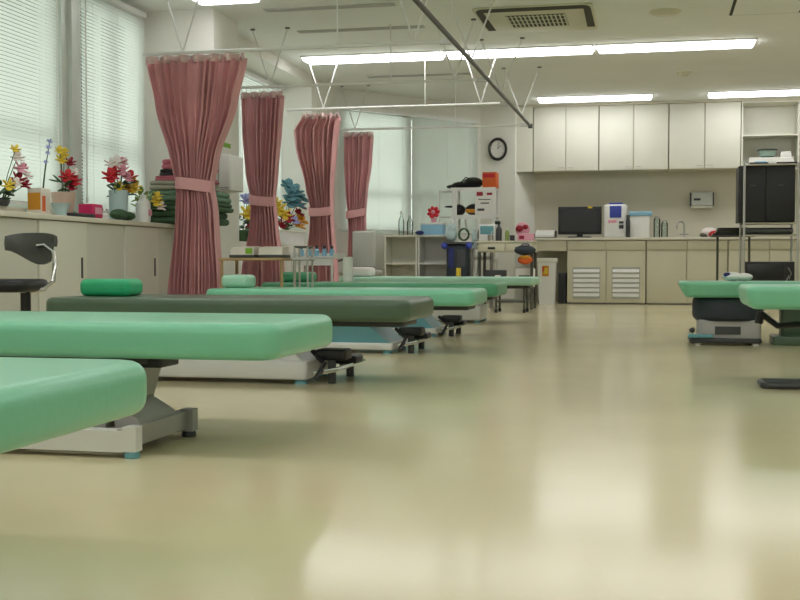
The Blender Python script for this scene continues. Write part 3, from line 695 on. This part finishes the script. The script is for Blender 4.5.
# second table has its own open base
t2 = T('treatment_table', 'mint green treatment table second from the camera, on a grey splayed base', 'treatment table', (-1.47, 3.05, 0), 'green treatment tables in the left row')
xo, yo = .41, 0.0
MB().rbox(xo - 1.9, xo, yo + .08, yo + .76, .283, .392, .08, .032, 6, 5).build('pad', 'mint', t2)
MB().rbox(xo - 1.85, xo - .45, yo + .2, yo + .64, .258, .289, .03, .006).build('pad_frame', 'dgrey', t2)
MB().rbox(-.12, .0, .22, .36, .245, .285, .01, .006).build('bracket', 'black', t2)
MB().box(-1.35, -.03, .015, .07, .018, .08).box(-1.35, -.03, .42, .475, .018, .08).build('base_frame', 'steelw', t2, smooth=False)
MB().box(-.05, -.008, .02, .47, .03, .085).build('cross_beam', 'grey', t2, smooth=False)
for y in (.035, .455):
    MB().box(-.03, .012, y - .022, y + .022, .02, .092).build('corner_block', 'steelw' if y < .2 else 'grey', t2, smooth=False)
MB().prism([(-.70, .07), (-.13, .07), (-.11, .13), (-.075, .25), (-.15, .26), (-.36, .15)], 'y', .10, .40).build('lift_column', 'grey', t2, smooth=False)
MB().prism([(-.10, .04), (-.02, .04), (-.03, .10), (-.115, .15)], 'y', .12, .38).build('column_foot', 'grey', t2, smooth=False)
MB().prism([(-.75, .08), (-.38, .08), (-.46, .125), (-.7, .125)], 'y', .06, .43).build('base_cover', 'steelw', t2, smooth=False)
for x in (-.01, -1.3):
    for y in (.035, .455):
        MB().lathe([(0, 0), (.022, 0), (.024, .008), (.02, .021), (0, .021)], (x, y, 0), 14).build('foot', 'teal' if (y < .2) else 'dgrey', t2)
bed(-1.065, 5.0, .40, 'olive', -1.57, 5.1, 'dark green covered treatment table with an emerald pillow', tall=0.01, L=1.80)
bed(-1.065, 6.88, .40, 'mint', -1.58, 6.94, 'mint green treatment table just behind the dark green one', hood='teal', tall=-.035, L=1.74)
bed(-1.14, 8.52, .41, 'mint2', -1.61, 8.58, 'medium green treatment table with a white roll standing on it', hood='teal', tall=-.035)
bed(-1.07, 10.55, .428, 'pale', -1.58, 10.65, 'pale mint treatment table farthest away in the left row', th=.075, tall=.06, pedal=False)
# pillows
def pillow(x, y, z, w, d, h, m, label):
    o = T('bolster_pillow', label, 'pillow', (x, y, z), 'bolster pillows on the treatment tables')
    MB().rbox(-w / 2, w / 2, -d / 2, d / 2, 0, h, .04, h * .36, 6, 6).build('pillow', m, o)
    MB().tube([(-w / 2 + .02, -d / 2 + .002, h * .5), (w / 2 - .02, -d / 2 + .002, h * .5)], .003, 5).build('piping', m, o)
    return o
pillow(-2.655, 5.32, .401, .27, .20, .085, 'emerald', 'emerald green pillow on the dark green table')
pillow(-2.70, 7.25, .401, .19, .2, .085, 'pale', 'pale mint pillow on the table right of the nearest curtain')
pillow(-2.79, 8.85, .411, .27, .2, .08, 'mint2', 'green pillow behind the steel posts on the medium green table')
pillow(-2.78, 10.9, .429, .22, .2, .09, 'petalw', 'whitish pillow on the farthest table below the last curtain')
t = T('paper_roll', 'white upright paper roll standing on the medium green table', 'paper roll', (-2.405, 8.95, .411))
MB().lathe([(0, 0), (.04, 0), (.04, .2), (0, .2)]).build('roll', 'paper', t)
MB().lathe([(0, .2), (.012, .2), (.014, .208), (0, .208)]).build('core', 'wood', t)

# stool with a back
t = T('stool', 'black stool with a curved back shell on a chromed arm, by the left cabinets', 'stool', (-3.385, 5.75, 0))
MB().rbox(-.36, .075, -.2, .2, .405, .475, .12, .03, 6, 4).build('seat', 'black', t)
bk = MB(); rows = []
for i in range(13):
    u = i / 12; x = -.035 + (u - .5) * .31
    top = .735 - .02 * abs(2 * u - 1) ** 3
    bot = top - .03 - .15 * math.sin(PI * min(1, (u ** 1.35) * .80 + .08)) ** .8
    if u > .9: bot = top - .06
    yv = .17 - .05 * (2 * u - 1) ** 2
    rows.append([(x, yv - .012, bot), (x, yv - .02, (top + bot) / 2), (x, yv - .012, top), (x, yv + .012, top), (x, yv + .02, (top + bot) / 2), (x, yv + .012, bot)])
bk.poly(rows).build('backrest', 'shell', t)
MB().tube([(.0, .13, .66), (.05, .12, .665), (.1, .12, .63), (.112, .12, .56), (.11, .1, .46), (.08, .05, .42), (.0, .0, .40)], .013, 8).build('back_arm', 'chrome', t)
MB().tube([(0, 0, .06), (0, 0, .4)], .028, 10).build('column', 'black', t)
for k in range(5):
    a = k * 2 * PI / 5 + .3
    lg = MB().tube([(0, 0, .09), (.22 * math.cos(a), .22 * math.sin(a), .06)], .016, 8).build('leg', 'black', t)
    MB().ell((.22 * math.cos(a), .22 * math.sin(a), .026), .026, .026, .026, 8, 6).build('caster', 'black', lg)

# ------------------------------------------------------------------ trolleys along the curtains
def trolley(name, label, x0, x1, y0, y1, zt, m, leg_m, shelf=.2, lip=0):
    t = T(name, label, 'trolley', ((x0 + x1) / 2, (y0 + y1) / 2, 0)); a, b = (x1 - x0) / 2, (y1 - y0) / 2
    MB().rbox(-a, a, -b, b, zt - .02, zt, .01, .005).build('top', m, t)
    MB().rbox(-a + .01, a - .01, -b + .01, b - .01, shelf, shelf + .015, .01, .005).build('shelf', m, t)
    for sx in (-1, 1):
        for sy in (-1, 1):
            l = MB().tube([(sx * (a - .02), sy * (b - .02), .05), (sx * (a - .02), sy * (b - .02), zt - .018)], .012, 8).build('leg', leg_m, t)
            MB().ell((sx * (a - .02), sy * (b - .02), .026), .02, .026, .026, 8, 6).build('caster', 'black', l)
    if lip:
        MB().box(-a, a, b - .008, b, zt, zt + lip).box(-a, -a + .008, -b, b - .008, zt, zt + lip).box(a - .008, a, -b, b - .008, zt, zt + lip).build('edge_lip', m, t, smooth=False)
    return t
trolley('wooden_trolley', 'small pale wood trolley carrying two cream boxes, right of the nearest curtain', -3.12, -2.62, 7.95, 8.3, .60, 'wood', 'wood')
MBx = [(-2.96, 'cream carton with green print on the left end of the wood trolley'), (-2.74, 'plain cream carton on the right end of the wood trolley')]
for i, (x, lb) in enumerate(MBx):
    t = T('carton', lb, 'carton', (x, 8.1, .601), 'cartons on the wood trolley')
    MB().rbox(-.095, .095, -.1, .1, 0, .022, .006, .004).build('base_tray', 'dgrey', t)
    MB().prism([(-.09, .022), (.09, .022), (.07, .085), (-.08, .075)], 'x', -.09, .09).build('box', 'vase', t, smooth=False)
    if i == 0: MB().box(.03, .08, -.094, -.089, .03, .07).build('print', 'green', t, smooth=False)
t = T('post_trolley', 'small steel trolley of thin upright posts beside the wood trolley', 'trolley', (-2.52, 8.12, 0))
for sx in (-1, 1):
    for sy in (-1, 1):
        l = MB().tube([(sx * .05, sy * .06, .05), (sx * .05, sy * .06, .68)], .008, 8).build('post', 'metal', t)
        MB().ell((sx * .05, sy * .06, .026), .02, .026, .026, 8, 6).build('caster', 'black', l)
MB().rbox(-.07, .07, -.08, .08, .58, .60, .01, .005).rbox(-.07, .07, -.08, .08, .2, .22, .01, .005).build('shelf', 'metal', t)
MB().tube([(-.05, -.06, .68), (.05, -.06, .68), (.05, .06, .68), (-.05, .06, .68)], .008, 8, True).build('handle', 'dmetal', t)
t = trolley('white_trolley', 'white trolley with a tray of clear bottles between two tables', -3.08, -2.68, 9.5, 9.95, .62, 'steelw', 'steelw', lip=.03)
MB().box(-.19, .19, -.215, -.2, .54, .6).build('drawer_front', 'white', t, smooth=False)
for k in range(5):
    b = T('bottle', ['small pale blue bottle, leftmost on the white trolley', 'small pale blue bottle, second on the white trolley', 'small pale blue bottle in the middle of the white trolley', 'small dark-capped bottle, fourth on the white trolley', 'small clear bottle at the right end of the white trolley'][k], 'bottle', (-3.03 + k * .07, 9.7, .621), 'bottles on the white trolley')
    MB().lathe([(0, 0), (.022, 0), (.024, .05), (.012, .065), (0, .065)], n=10).build('body', 'sky', b)
    MB().lathe([(.011, .065), (.013, .065), (.013, .09), (0, .09)], n=10).build('cap', 'ink', b)

# ------------------------------------------------------------------ back-left corner
def cubby(x0, x1, y, h, m, label, mid):
    t = T('cubby_shelf', label, 'shelf unit', ((x0 + x1) / 2, y, 0)); a = (x1 - x0) / 2; d = .34
    MB().box(-a, -a + .02, 0, d, 0, h).box(a - .02, a, 0, d, 0, h).box(-a + .02, a - .02, d - .01, d, 0, h).build('sides', m, t, smooth=False)
    MB().box(-a - .005, a + .005, -.01, d, h, h + .02).build('top', m, t, smooth=False)
    for z in mid: MB().box(-a + .02, a - .02, .01, d - .01, z, z + .02).build('shelf', m, t, smooth=False)
    return t
cubby(-3.29, -2.875, 14.0, .885, 'cream', 'open cream cubby shelf in the corner under the bright blind', [.05, .54])
cubby(-2.865, -2.455, 14.0, .885, 'steelw', 'open bluish white cubby shelf beside the cream one', [.05, .54])
t = T('office_chair', 'grey upholstered chair back showing left of the cubby shelf', 'chair', (-3.25, 12.9, 0))
MB().rbox(-.16, .12, -.05, .03, .5, .93, .06, .03).build('backrest', 'grey_lam', t)
MB().rbox(-.22, .22, -.46, -.04, .42, .48, .06, .025).build('seat', 'grey_lam', t)
MB().tube([(0, -.25, .06), (0, -.25, .42)], .025, 8).build('column', 'dgrey', t)
MB().tube([(-.24, -.36, .58), (-.24, -.1, .6), (-.2, -.02, .46)], .014, 8).build('armrest', 'dgrey', t)
for k in range(5):
    a = k * 2 * PI / 5; MB().tube([(0, -.25, .08), (.25 * math.cos(a), -.25 + .25 * math.sin(a), .03)], .018, 8).build('leg', 'dgrey', t)
ZCB = .905
for i, (x, h, lb) in enumerate([(-3.10, .3, 'tall clear bottle, left of the pair on the cream cubby shelf'), (-2.99, .27, 'clear bottle with narrow neck, right of the pair on the cream cubby shelf')]):
    t = T('bottle', lb, 'bottle', (x, 14.12, ZCB), 'clear bottles on the cubby shelf')
    MB().lathe([(0, 0), (.035, 0), (.038, h * .6), (.014, h * .8), (.014, h * .9), (0, h * .9)], n=14).build('body', 'clearv', t)
    MB().lathe([(.016, h * .9), (.018, h * .9), (.018, h), (0, h)], n=10).build('cap', 'white', t)
t = T('storage_box', 'pale blue white box on the bluish cubby shelf, under the red toy', 'box', (-2.70, 14.15, ZCB))
MB().rbox(-.14, .14, -.11, .11, 0, .13, .01, .006).build('body', 'sky', t)
MB().rbox(-.145, .145, -.115, .115, .13, .155, .01, .006).build('lid', 'white', t)
one('pouch', 'navy pouch on the left end of the bluish cubby shelf', 'pouch', MB().ell((0, 0, .028), .055, .05, .028), 'navyb', (-2.84, 13.99, ZCB))
t = T('flower_pot_toy', 'red blossom shaped ornament on top of the pale blue box', 'ornament', (-2.685, 14.12, ZCB + .156))
b = MB(); blossom(b, (0, 0, .12), .085, 7, (0, -1, .3), .9); b.build('petals', 'red', t)
MB().lathe([(0, 0), (.03, 0), (.04, .06), (0, .06)], n=12).build('pot', 'pink', t)
MB().ell((0, -.05, .13), .025, .025, .025, 8, 6).build('center', 'pink', t)
one('white_jug', 'white plastic jug inside the lower bay of the bluish cubby shelf', 'jug', MB().lathe([(0, 0), (.06, 0), (.065, .1), (.04, .14), (.045, .16), (0, .16)]), 'white', (-2.66, 14.1, .56 - .49 + .001))
one('towel_bundle', 'pale cloth bundle in the lower bay of the cream cubby shelf', 'cloth', MB().ell((0, 0, .05), .12, .1, .05).ell((.05, -.03, .09), .07, .06, .035), 'greyb', (-3.1, 14.15, .071))
# white wire rack
t = T('wire_shelf', 'white open rack with two shelves of bags before the dimmer corner blind', 'shelf unit', (-2.26, 14.75, 0))
for x in (-.24, .27):
    for y in (-.18, .18):
        w2 = .028 if x < 0 and y < 0 else .016
        MB().rbox(x - w2, x + w2, y - .016, y + .016, 0, 1.505, .006, .004).build('post', 'white', t)
for z in (.62, 1.15, 1.50):
    sh = MB().box(-.29, .29, -.2, .2, z, z + .012).build('shelf', 'white', t, smooth=False)
    MB().box(-.29, .29, -.205, -.2, z - .025, z + .02).build('shelf_lip', 'white', sh, smooth=False)
MB().box(-.45, -.29, -.17, .17, 1.48, 1.492).box(-.45, -.29, -.17, .17, 1.15, 1.162).build('side_shelf', 'white', t, smooth=False)
MB().tube([(-.44, -.16, .0), (-.44, -.16, 1.49)], .01, 6).build('side_post', 'white', t)
t = T('duffel_bag', 'black bag with a long strap on the top shelf of the white rack', 'bag', (-2.34, 14.75, 1.513))
MB().ell((.05, 0, .077), .135, .14, .075).ell((-.08, -.02, .05), .15, .13, .047).ell((-.2, .0, .032), .1, .1, .03).build('bag', 'black', t)
MB().tube([(-.12, -.1, .05), (-.02, -.15, .14), (.1, -.12, .1)], .008, 6).build('strap', 'dgrey', t)
t = T('file_box', 'orange red box on the top shelf of the white rack', 'box', (-2.065, 14.7, 1.514))
MB().rbox(-.08, .1, -.12, .12, 0, .2, .008, .006).build('carton', 'orange', t)
MB().box(-.07, .08, -.124, -.12, .13, .18).build('print', 'red', t, smooth=False)
one('dark_bag', 'small dark bag on the left of the middle rack shelf', 'bag', MB().ell((0, 0, .075), .09, .1, .075).ell((-.11, 0, .12), .08, .04, .015), 'black', (-2.47, 14.72, 1.166))
t = T('tool_pouch', 'black and orange pouch lying on the middle rack shelf', 'pouch', (-2.25, 14.68, 1.163))
MB().ell((0, 0, .08), .13, .1, .078).build('pouch', 'black', t)
MB().rbox(-.11, .1, -.11, -.07, .035, .085, .02, .015).build('orange_strip', 'amber', t)
t = T('notice_sheet', 'white printed sheet with red bits hung at the right side of the rack', 'notice', (-2.11, 14.535, 1.17))
MB().box(-.12, .13, -.004, 0, 0, .31).build('sheet', 'paper', t, smooth=False)
MB().box(-.1, -.02, -.0055, -.004, .24, .29).build('red_print', 'crimson', t, smooth=False); MB().box(.03, .1, -.0055, -.004, .25, .28).build('red_print', 'crimson', t, smooth=False)
MB().box(-.09, .0, -.0055, -.004, .05, .08).box(-.05, .06, -.0055, -.004, .14, .155).box(-.08, .08, -.0055, -.004, .19, .2).build('grey_print', 'ink', t, smooth=False)
# equipment desk with drawers
t = T('equipment_desk', 'beige desk with two dark-handled drawers in front of the white rack', 'desk', (-1.76, 13.95, 0))
MB().rbox(-.33, .36, -.2, .3, .80, .825, .01, .006).build('top', 'beige', t)
MB().box(-.32, .35, -.17, .29, .69, .80).build('drawer_case', 'beige', t, smooth=False)
for x in (-.15, .18):
    d = MB().rbox(x - .155, x + .155, -.19, -.17, .695, .795, .005, .004).build('drawer', 'beige', t)
    MB().rbox(x - .045, x + .045, -.205, -.189, .725, .75, .006, .005).build('handle', 'black', d)
for x in (-.3, .33):
    for y in (-.15, .27): MB().box(x - .016, x + .016, y - .016, y + .016, .0, .69).build('leg', 'dmetal', t, smooth=False)
MB().box(-.31, .34, -.15, .28, .25, .27).build('shelf', 'dgrey', t, smooth=False)
ZD = .826
def simple(name, label, cat, loc, specs, group=None):
    t = T(name, label, cat, loc, group)
    for (nm, mb, m) in specs: mb.build(nm, m, t)
    return t
simple('therapy_unit', 'small electronic unit with a green panel on the beige desk', 'device', (-1.98, 13.95, ZD), [('case', MB().rbox(-.1, .1, -.1, .1, 0, .2, .01, .008), 'white'), ('panel', MB().rbox(-.08, .08, -.106, -.1, .08, .18, .005, .002), 'teal'), ('knob', MB().ell((.05, -.11, .04), .015, .012, .015, 8, 6), 'black')])
simple('spray_bottle', 'black spray bottle on the beige desk beside the electronic unit', 'bottle', (-1.84, 13.9, ZD), [('body', MB().lathe([(0, 0), (.035, 0), (.037, .14), (.014, .18), (.014, .2), (0, .2)], n=14), 'dgrey'), ('trigger', MB().rbox(-.05, .02, -.015, .015, .2, .24, .01, .008), 'black')])
simple('steel_cup', 'bright steel cup in the middle of the beige desk', 'cup', (-1.93, 13.80, ZD), [('cup', MB().lathe([(0, 0), (.03, 0), (.034, .07), (.03, .07), (.026, .008), (0, .008)], n=14), 'chrome'), ('swab', MB().tube([(0, 0, .01), (.02, 0, .12)], .004, 5), 'white')])
simple('lotion_bottle', 'yellowish bottle standing right of the black spray bottle', 'bottle', (-1.74, 13.9, ZD), [('body', MB().lathe([(0, 0), (.024, 0), (.026, .1), (.012, .13), (0, .13)], n=12), 'pleaf'), ('cap', MB().lathe([(.011, .13), (.012, .13), (.012, .16), (0, .16)], n=10), 'white')])
simple('dark_jar', 'short dark jar on the beige desk between bottle and pink box', 'jar', (-1.67, 13.84, ZD), [('body', MB().lathe([(0, 0), (.03, 0), (.03, .05), (0, .05)], n=12), 'dgrey'), ('lid', MB().lathe([(0, .05), (.032, .05), (.032, .065), (0, .065)], n=12), 'black')])
simple('plush_toy', 'pink and dark rosette ornament at the back of the beige desk', 'ornament', (-1.57, 14.05, ZD), [('body', MB().ell((0, 0, .14), .09, .06, .09), 'pink'), ('bow', MB().ell((-.03, -.05, .15), .05, .03, .04).ell((.04, -.05, .17), .035, .03, .03), 'crimson'), ('stem', MB().tube([(0, 0, 0), (0, 0, .1)], .01, 6), 'black')])
simple('tissue_box', 'pale pink tissue box at the right end of the beige desk', 'box', (-1.50, 13.85, ZD), [('carton', MB().rbox(-.1, .09, -.07, .07, 0, .085, .006, .004), 'pink'), ('slot', MB().rbox(-.05, .05, -.02, .02, .085, .088, .01, .001), 'white'), ('print', MB().rbox(-.08, -.02, -.073, -.07, .02, .06, .005, .001), 'crimson')])
simple('hanging_bag', 'grey blue cloth bag hung at the right end of the beige desk', 'bag', (-1.5, 13.70, .655), [('bag', MB().ell((0, 0, .055), .13, .05, .06), 'navy'), ('strap', MB().tube([(-.06, .0, .09), (-.03, .03, .13), (.03, .03, .13), (.06, 0, .09)], .008, 6), 'navyb')])
simple('hanging_bag', 'orange bag hung below the grey blue bag of the beige desk', 'bag', (-1.5, 13.70, .545), [('bag', MB().ell((0, 0, .05), .09, .045, .055), 'orange'), ('flap', MB().ell((.0, -.02, .08), .07, .04, .025), 'amber')])
simple('storage_bin', 'white crate standing on the low shelf at the right of the desk', 'box', (-1.53, 13.93, .271), [('crate', MB().rbox(-.1, .12, -.1, .1, 0, .22, .01, .008), 'paper'), ('green_print', MB().rbox(-.06, .08, -.105, -.1, .05, .14, .004, .002), 'blanket2')])
simple('storage_bin', 'dark crate on the low shelf at the left of the desk', 'box', (-1.9, 13.95, .271), [('crate', MB().rbox(-.12, .14, -.1, .1, 0, .2, .01, .008), 'dgrey'), ('label_card', MB().rbox(.02, .09, -.105, -.1, .06, .14, .004, .002), 'paper')])
# teal machine trolley with blue knobs
t = T('physio_machine', 'dark teal therapy machine with two blue ball knobs left of the desk', 'machine', (-2.31, 13.75, 0))
MB().rbox(-.13, .13, -.12, .12, .08, .78, .02, .015).build('cabinet', 'navy', t)
MB().rbox(-.17, .17, -.15, .15, .78, .81, .03, .01).build('top', 'dgrey', t)
MB().rbox(.0, .1, -.126, -.12, .5, .72, .005, .002).build('grey_panel', 'ink', t)
MB().rbox(-.1, -.04, -.126, -.12, .5, .74, .005, .002).build('blue_panel', 'navyb', t)
for x in (-.15, .15): MB().ell((x, -.14, .765), .042, .04, .042, 10, 8).build('knob', 'blue', t)
for x in (-.1, .1): MB().ell((x, 0, .04), .04, .04, .04, 8, 6).build('caster', 'black', t)
simple('plastic_bag', 'crumpled milky plastic bag on top of the dark teal machine', 'bag', (-2.40, 13.75, .812), [('bag', MB().ell((0, 0, .1), .075, .08, .1).ell((.02, -.03, .17), .05, .05, .06).ell((-.04, .02, .17), .03, .04, .05), 'milky'), ('knot', MB().ell((.01, 0, .24), .02, .02, .03), 'white')])
simple('hose_coil', 'dark green hose looped on the dark teal machine beside the milky bag', 'hose', (-2.245, 13.75, .812), [('coil', MB().tube([(.06 * math.cos(a), -.02 * math.sin(a * .3), .09 + .07 * math.sin(a)) for a in [i * PI / 8 for i in range(48)]], .012, 6), 'blanket'), ('nozzle', MB().tube([(.04, 0, .12), (.02, -.02, .27)], .014, 8), 'metal')])
k = 0
for x, y, h, m, lb in [(-2.15, 14.41, .30, 'dgrey', 'tall dark bottle standing on a stool before the white rack'), (-2.08, 14.41, .24, 'teal', 'teal bottle second on the stool before the white rack'), (-2.22, 14.41, .26, 'milky', 'milky bottle first on the stool before the white rack'), (-2.02, 14.41, .20, 'blanket', 'short dark green bottle last on the stool before the white rack')]:
    simple('bottle', lb, 'bottle', (x, y, .751), [('body', MB().lathe([(0, 0), (.03, 0), (.032, h * .65), (.013, h * .8), (.013, h * .9), (0, h * .9)], n=12), m), ('cap', MB().lathe([(.013, h * .9), (.016, h * .9), (.016, h), (0, h)], n=10), 'white')], 'bottles before the white rack')
t = T('bottle_stand', 'narrow grey stand carrying four bottles before the white rack', 'stand', (-2.12, 14.41, 0))
MB().rbox(-.16, .15, -.1, .1, .73, .75, .01, .006).build('top', 'grey', t)
for x in (-.13, .12):
    for y in (-.07, .07): MB().tube([(x, y, 0), (x, y, .732)], .012, 6).build('leg', 'grey', t)
simple('cable_bundle', 'bundle of white and green leads hanging at the left side of the beige desk', 'cables', (-2.15, 14.1, 0), [('lead', MB().tube([(0, 0, .84), (-.02, -.02, .6), (.0, -.02, .35), (.01, 0, .01)], .008, 6), 'white'), ('lead', MB().tube([(.02, 0, .82), (.03, -.03, .55), (.0, .02, .3), (.02, .0, .01)], .008, 6), 'sagep'), ('hook', MB().tube([(-.03, 0, .84), (.04, 0, .84)], .01, 6), 'metal')])
simple('squeeze_bottle', 'yellow capped bottle lying at the foot of the dark teal machine', 'bottle', (-2.26, 13.45, 0), [('body', MB().lathe([(0, 0), (.05, 0), (.055, .3), (.03, .38), (0, .38)], n=14), 'milky'), ('cap', MB().lathe([(.03, .38), (.032, .38), (.028, .5), (0, .5)], n=12), 'yellow')])
# small steel cart in front
t = trolley('steel_cart', 'small dark steel cart on casters at the end of the left row', -1.74, -1.385, 12.75, 13.1, .33, 'dmetal', 'dmetal', .12)
simple('floor_case', 'black case on the floor just behind the pale mint table', 'case', (-1.95, 12.2, 0), [('case', MB().rbox(-.16, .16, -.12, .12, 0, .26, .03, .02), 'black'), ('handle', MB().tube([(-.06, 0, .255), (-.05, 0, .30), (.05, 0, .30), (.06, 0, .255)], .01, 6), 'dgrey')])

# ------------------------------------------------------------------ right side
t = T('black_cabinet', 'large black two door cabinet standing on the steel rack', 'cabinet', (1.135, 12.5, .985))
MB().rbox(-.28, .283, 0, .42, 0, .585, .008, .006).build('case', 'black', t)
for x0, x1, lb in ((-.272, -.012, 0), (-.004, .276, 0)):
    d = MB().rbox(x0, x1, -.014, 0, .01, .575, .006, .005).build('door', 'black', t)
    MB().rbox((x0 + x1) / 2 - .03, (x0 + x1) / 2 + .03, -.018, -.014, .37, .385, .003, .001).build('badge', 'dgrey', d)
t = T('steel_rack', 'steel post rack that carries the big black cabinet', 'rack', (1.165, 12.6, 0))
for x in (-.255, .275):
    for y in (-.15, .36):
        MB().tube([(x, y, .0), (x, y, 1.60)], .0125, 8).build('post', 'metal', t)
for z in (.30, .845, .97, 1.575):
    s = MB().box(-.255, .275, -.15, .36, z, z + .01).build('shelf', 'metal' if z > 1 else 'dmetal', t, smooth=False)
    MB().tube([(-.255, -.15, z), (.275, -.15, z)], .009, 6).build('edge_bar', 'chrome', s)
MB().box(-.2, -.02, -.15, .1, 1.587, 1.60).build('top_tray', 'black', t, smooth=False)
MB().box(.06, .27, -.15, .1, 1.587, 1.60).build('top_tray', 'black', t, smooth=False)
MB().box(-.02, .06, -.155, .0, 1.587, 1.615).build('cover_tag', 'white', t, smooth=False)
one('cushion_pad', 'folded grey mesh pad lying under the black cabinet in the rack', 'pad', MB().rbox(-.24, .24, -.12, .16, 0, .07, .03, .03), 'greytr', (1.17, 12.62, .857))
t = T('microwave_oven', 'black low appliance on the bottom shelf of the steel rack', 'appliance', (1.165, 12.5, .312))
MB().rbox(-.24, .255, -.02, .35, 0, .262, .01, .008).build('case', 'black', t)
MB().rbox(-.22, .14, -.026, -.02, .02, .24, .005, .003).build('front_glass', 'screen', t)
MB().tube([(.2, -.03, .08), (.22, -.03, .14), (.19, -.03, .2)], .004, 5).tube([(.17, -.03, .06), (.2, -.03, .12)], .004, 5).build('scratch_marks', 'metal', t)
t = T('overbed_table', 'grey tray table on thin dark poles left of the steel rack', 'table', (.89, 13.3, 0))
MB().rbox(-.26, .2, -.2, .2, .865, .885, .03, .008).build('tabletop', 'smoke', t)
MB().rbox(-.27, .21, -.21, .21, .85, .866, .03, .006).build('under_frame', 'dgrey', t)
for x in (-.2, .14): MB().tube([(x, 0, .06), (x, 0, .852)], .013, 8).build('pole', 'dmetal', t)
MB().rbox(-.24, .18, -.03, .03, .04, .07, .01, .008).build('foot_bar', 'dmetal', t)
for x in (-.22, .16): MB().ell((x, 0, .022), .022, .022, .022, 8, 6).build('caster', 'black', t)
t = T('tray_stack', 'clear grey trays stacked on the tray table', 'trays', (.86, 13.25, .886))
for k in range(3): MB().rbox(-.2 + .01 * k, .17 - .01 * k, -.13, .13, .022 * k, .022 * k + .018, .03, .008).build('tray', 'smoke', t)
# traction table
t = T('treatment_table', 'green treatment table on a navy drum base, before the steel rack', 'treatment table', (.50, 8.2, 0), 'green treatment tables on the right')
MB().rbox(-.34, 1.5, -.2, .44, .328, .436, .07, .026, 6, 5, .05).build('pad', 'mint', t)
MB().rbox(-.235, .24, -.1, .34, .165, .332, .17, .04, 8, 4).build('drum', 'navy', t)
MB().rbox(-.2, .215, -.06, .36, .04, .175, .04, .01).build('base', 'grey', t)
MB().box(-.09, .08, -.066, -.06, .075, .13).build('recess', 'dgrey', t, smooth=False)
MB().rbox(-.26, .22, -.08, .38, .015, .05, .04, .01).build('skirt', 'dgrey', t)
MB().rbox(-.27, -.10, -.1, .02, .05, .075, .02, .01).build('pedal', 'teal', t)
for x in (-.2, .18):
    for y in (-.04, .34): MB().lathe([(0, 0), (.025, 0), (.025, .018), (0, .018)], (x, y, 0), 10).build('foot', 'steelw', t)
MB().ell((-.24, -.02, .1), .02, .02, .02, 8, 6).build('knob', 'dgrey', t)
MB().rbox(.3, 1.35, .02, .3, .0, .06, .02, .008).build('rear_base', 'olive', t)
MB().rbox(.36, 1.1, .1, .28, .05, .33, .02, .008).build('rear_column', 'olive', t)
t = T('towel', 'white towel with a blue spot on the green table by the rack', 'towel', (.565, 8.35, .439))
MB().ell((-.03, 0, .03), .07, .06, .032).ell((.05, .01, .026), .06, .06, .028).build('cloth', 'white', t)
MB().ell((-.065, -.03, .042), .028, .024, .016).build('blue_patch', 'navyb', t)
t = T('treatment_table', 'green treatment table cut by the right edge of the photo', 'treatment table', (1.25, 5.35, 0), 'green treatment tables on the right')
MB().rbox(-.85, 1.0, -.03, .62, .358, .462, .075, .03, 6, 5, .02).build('pad', 'mint', t)
MB().rbox(-.2, .9, .05, .55, .33, .362, .03, .006).build('pad_frame', 'dgrey', t)
MB().prism([(-.12, .04), (.35, .04), (.2, .34), (-.02, .34)], 'y', .15, .45).build('lift_column', 'grey', t, smooth=False)
MB().rbox(-.25, .9, .06, .54, .03, .08, .02, .01).build('base_frame', 'steelw', t)
for x in (-.2, .85):
    for y in (.1, .5): MB().lathe([(0, 0), (.025, 0), (.025, .03), (0, .03)], (x, y, 0), 10).build('foot', 'dgrey', t)
MB().tube([(-.28, .03, .016), (-.75, .03, .016), (-.765, .045, .016), (-.765, .2, .016), (-.75, .215, .016), (-.28, .215, .016)], .015, 8).tube([(-.28, .03, .016), (-.25, .08, .05)], .015, 8).tube([(-.28, .215, .016), (-.25, .2, .05)], .015, 8).build('foot_loop', 'dgrey', t)
MB().tube([(-.74, .5, .32), (-.66, .52, .26), (-.55, .5, .27), (-.5, .45, .32)], .016, 8).tube([(-.74, .5, .33), (-.75, .5, .27)], .02, 8).build('lever', 'black', t)
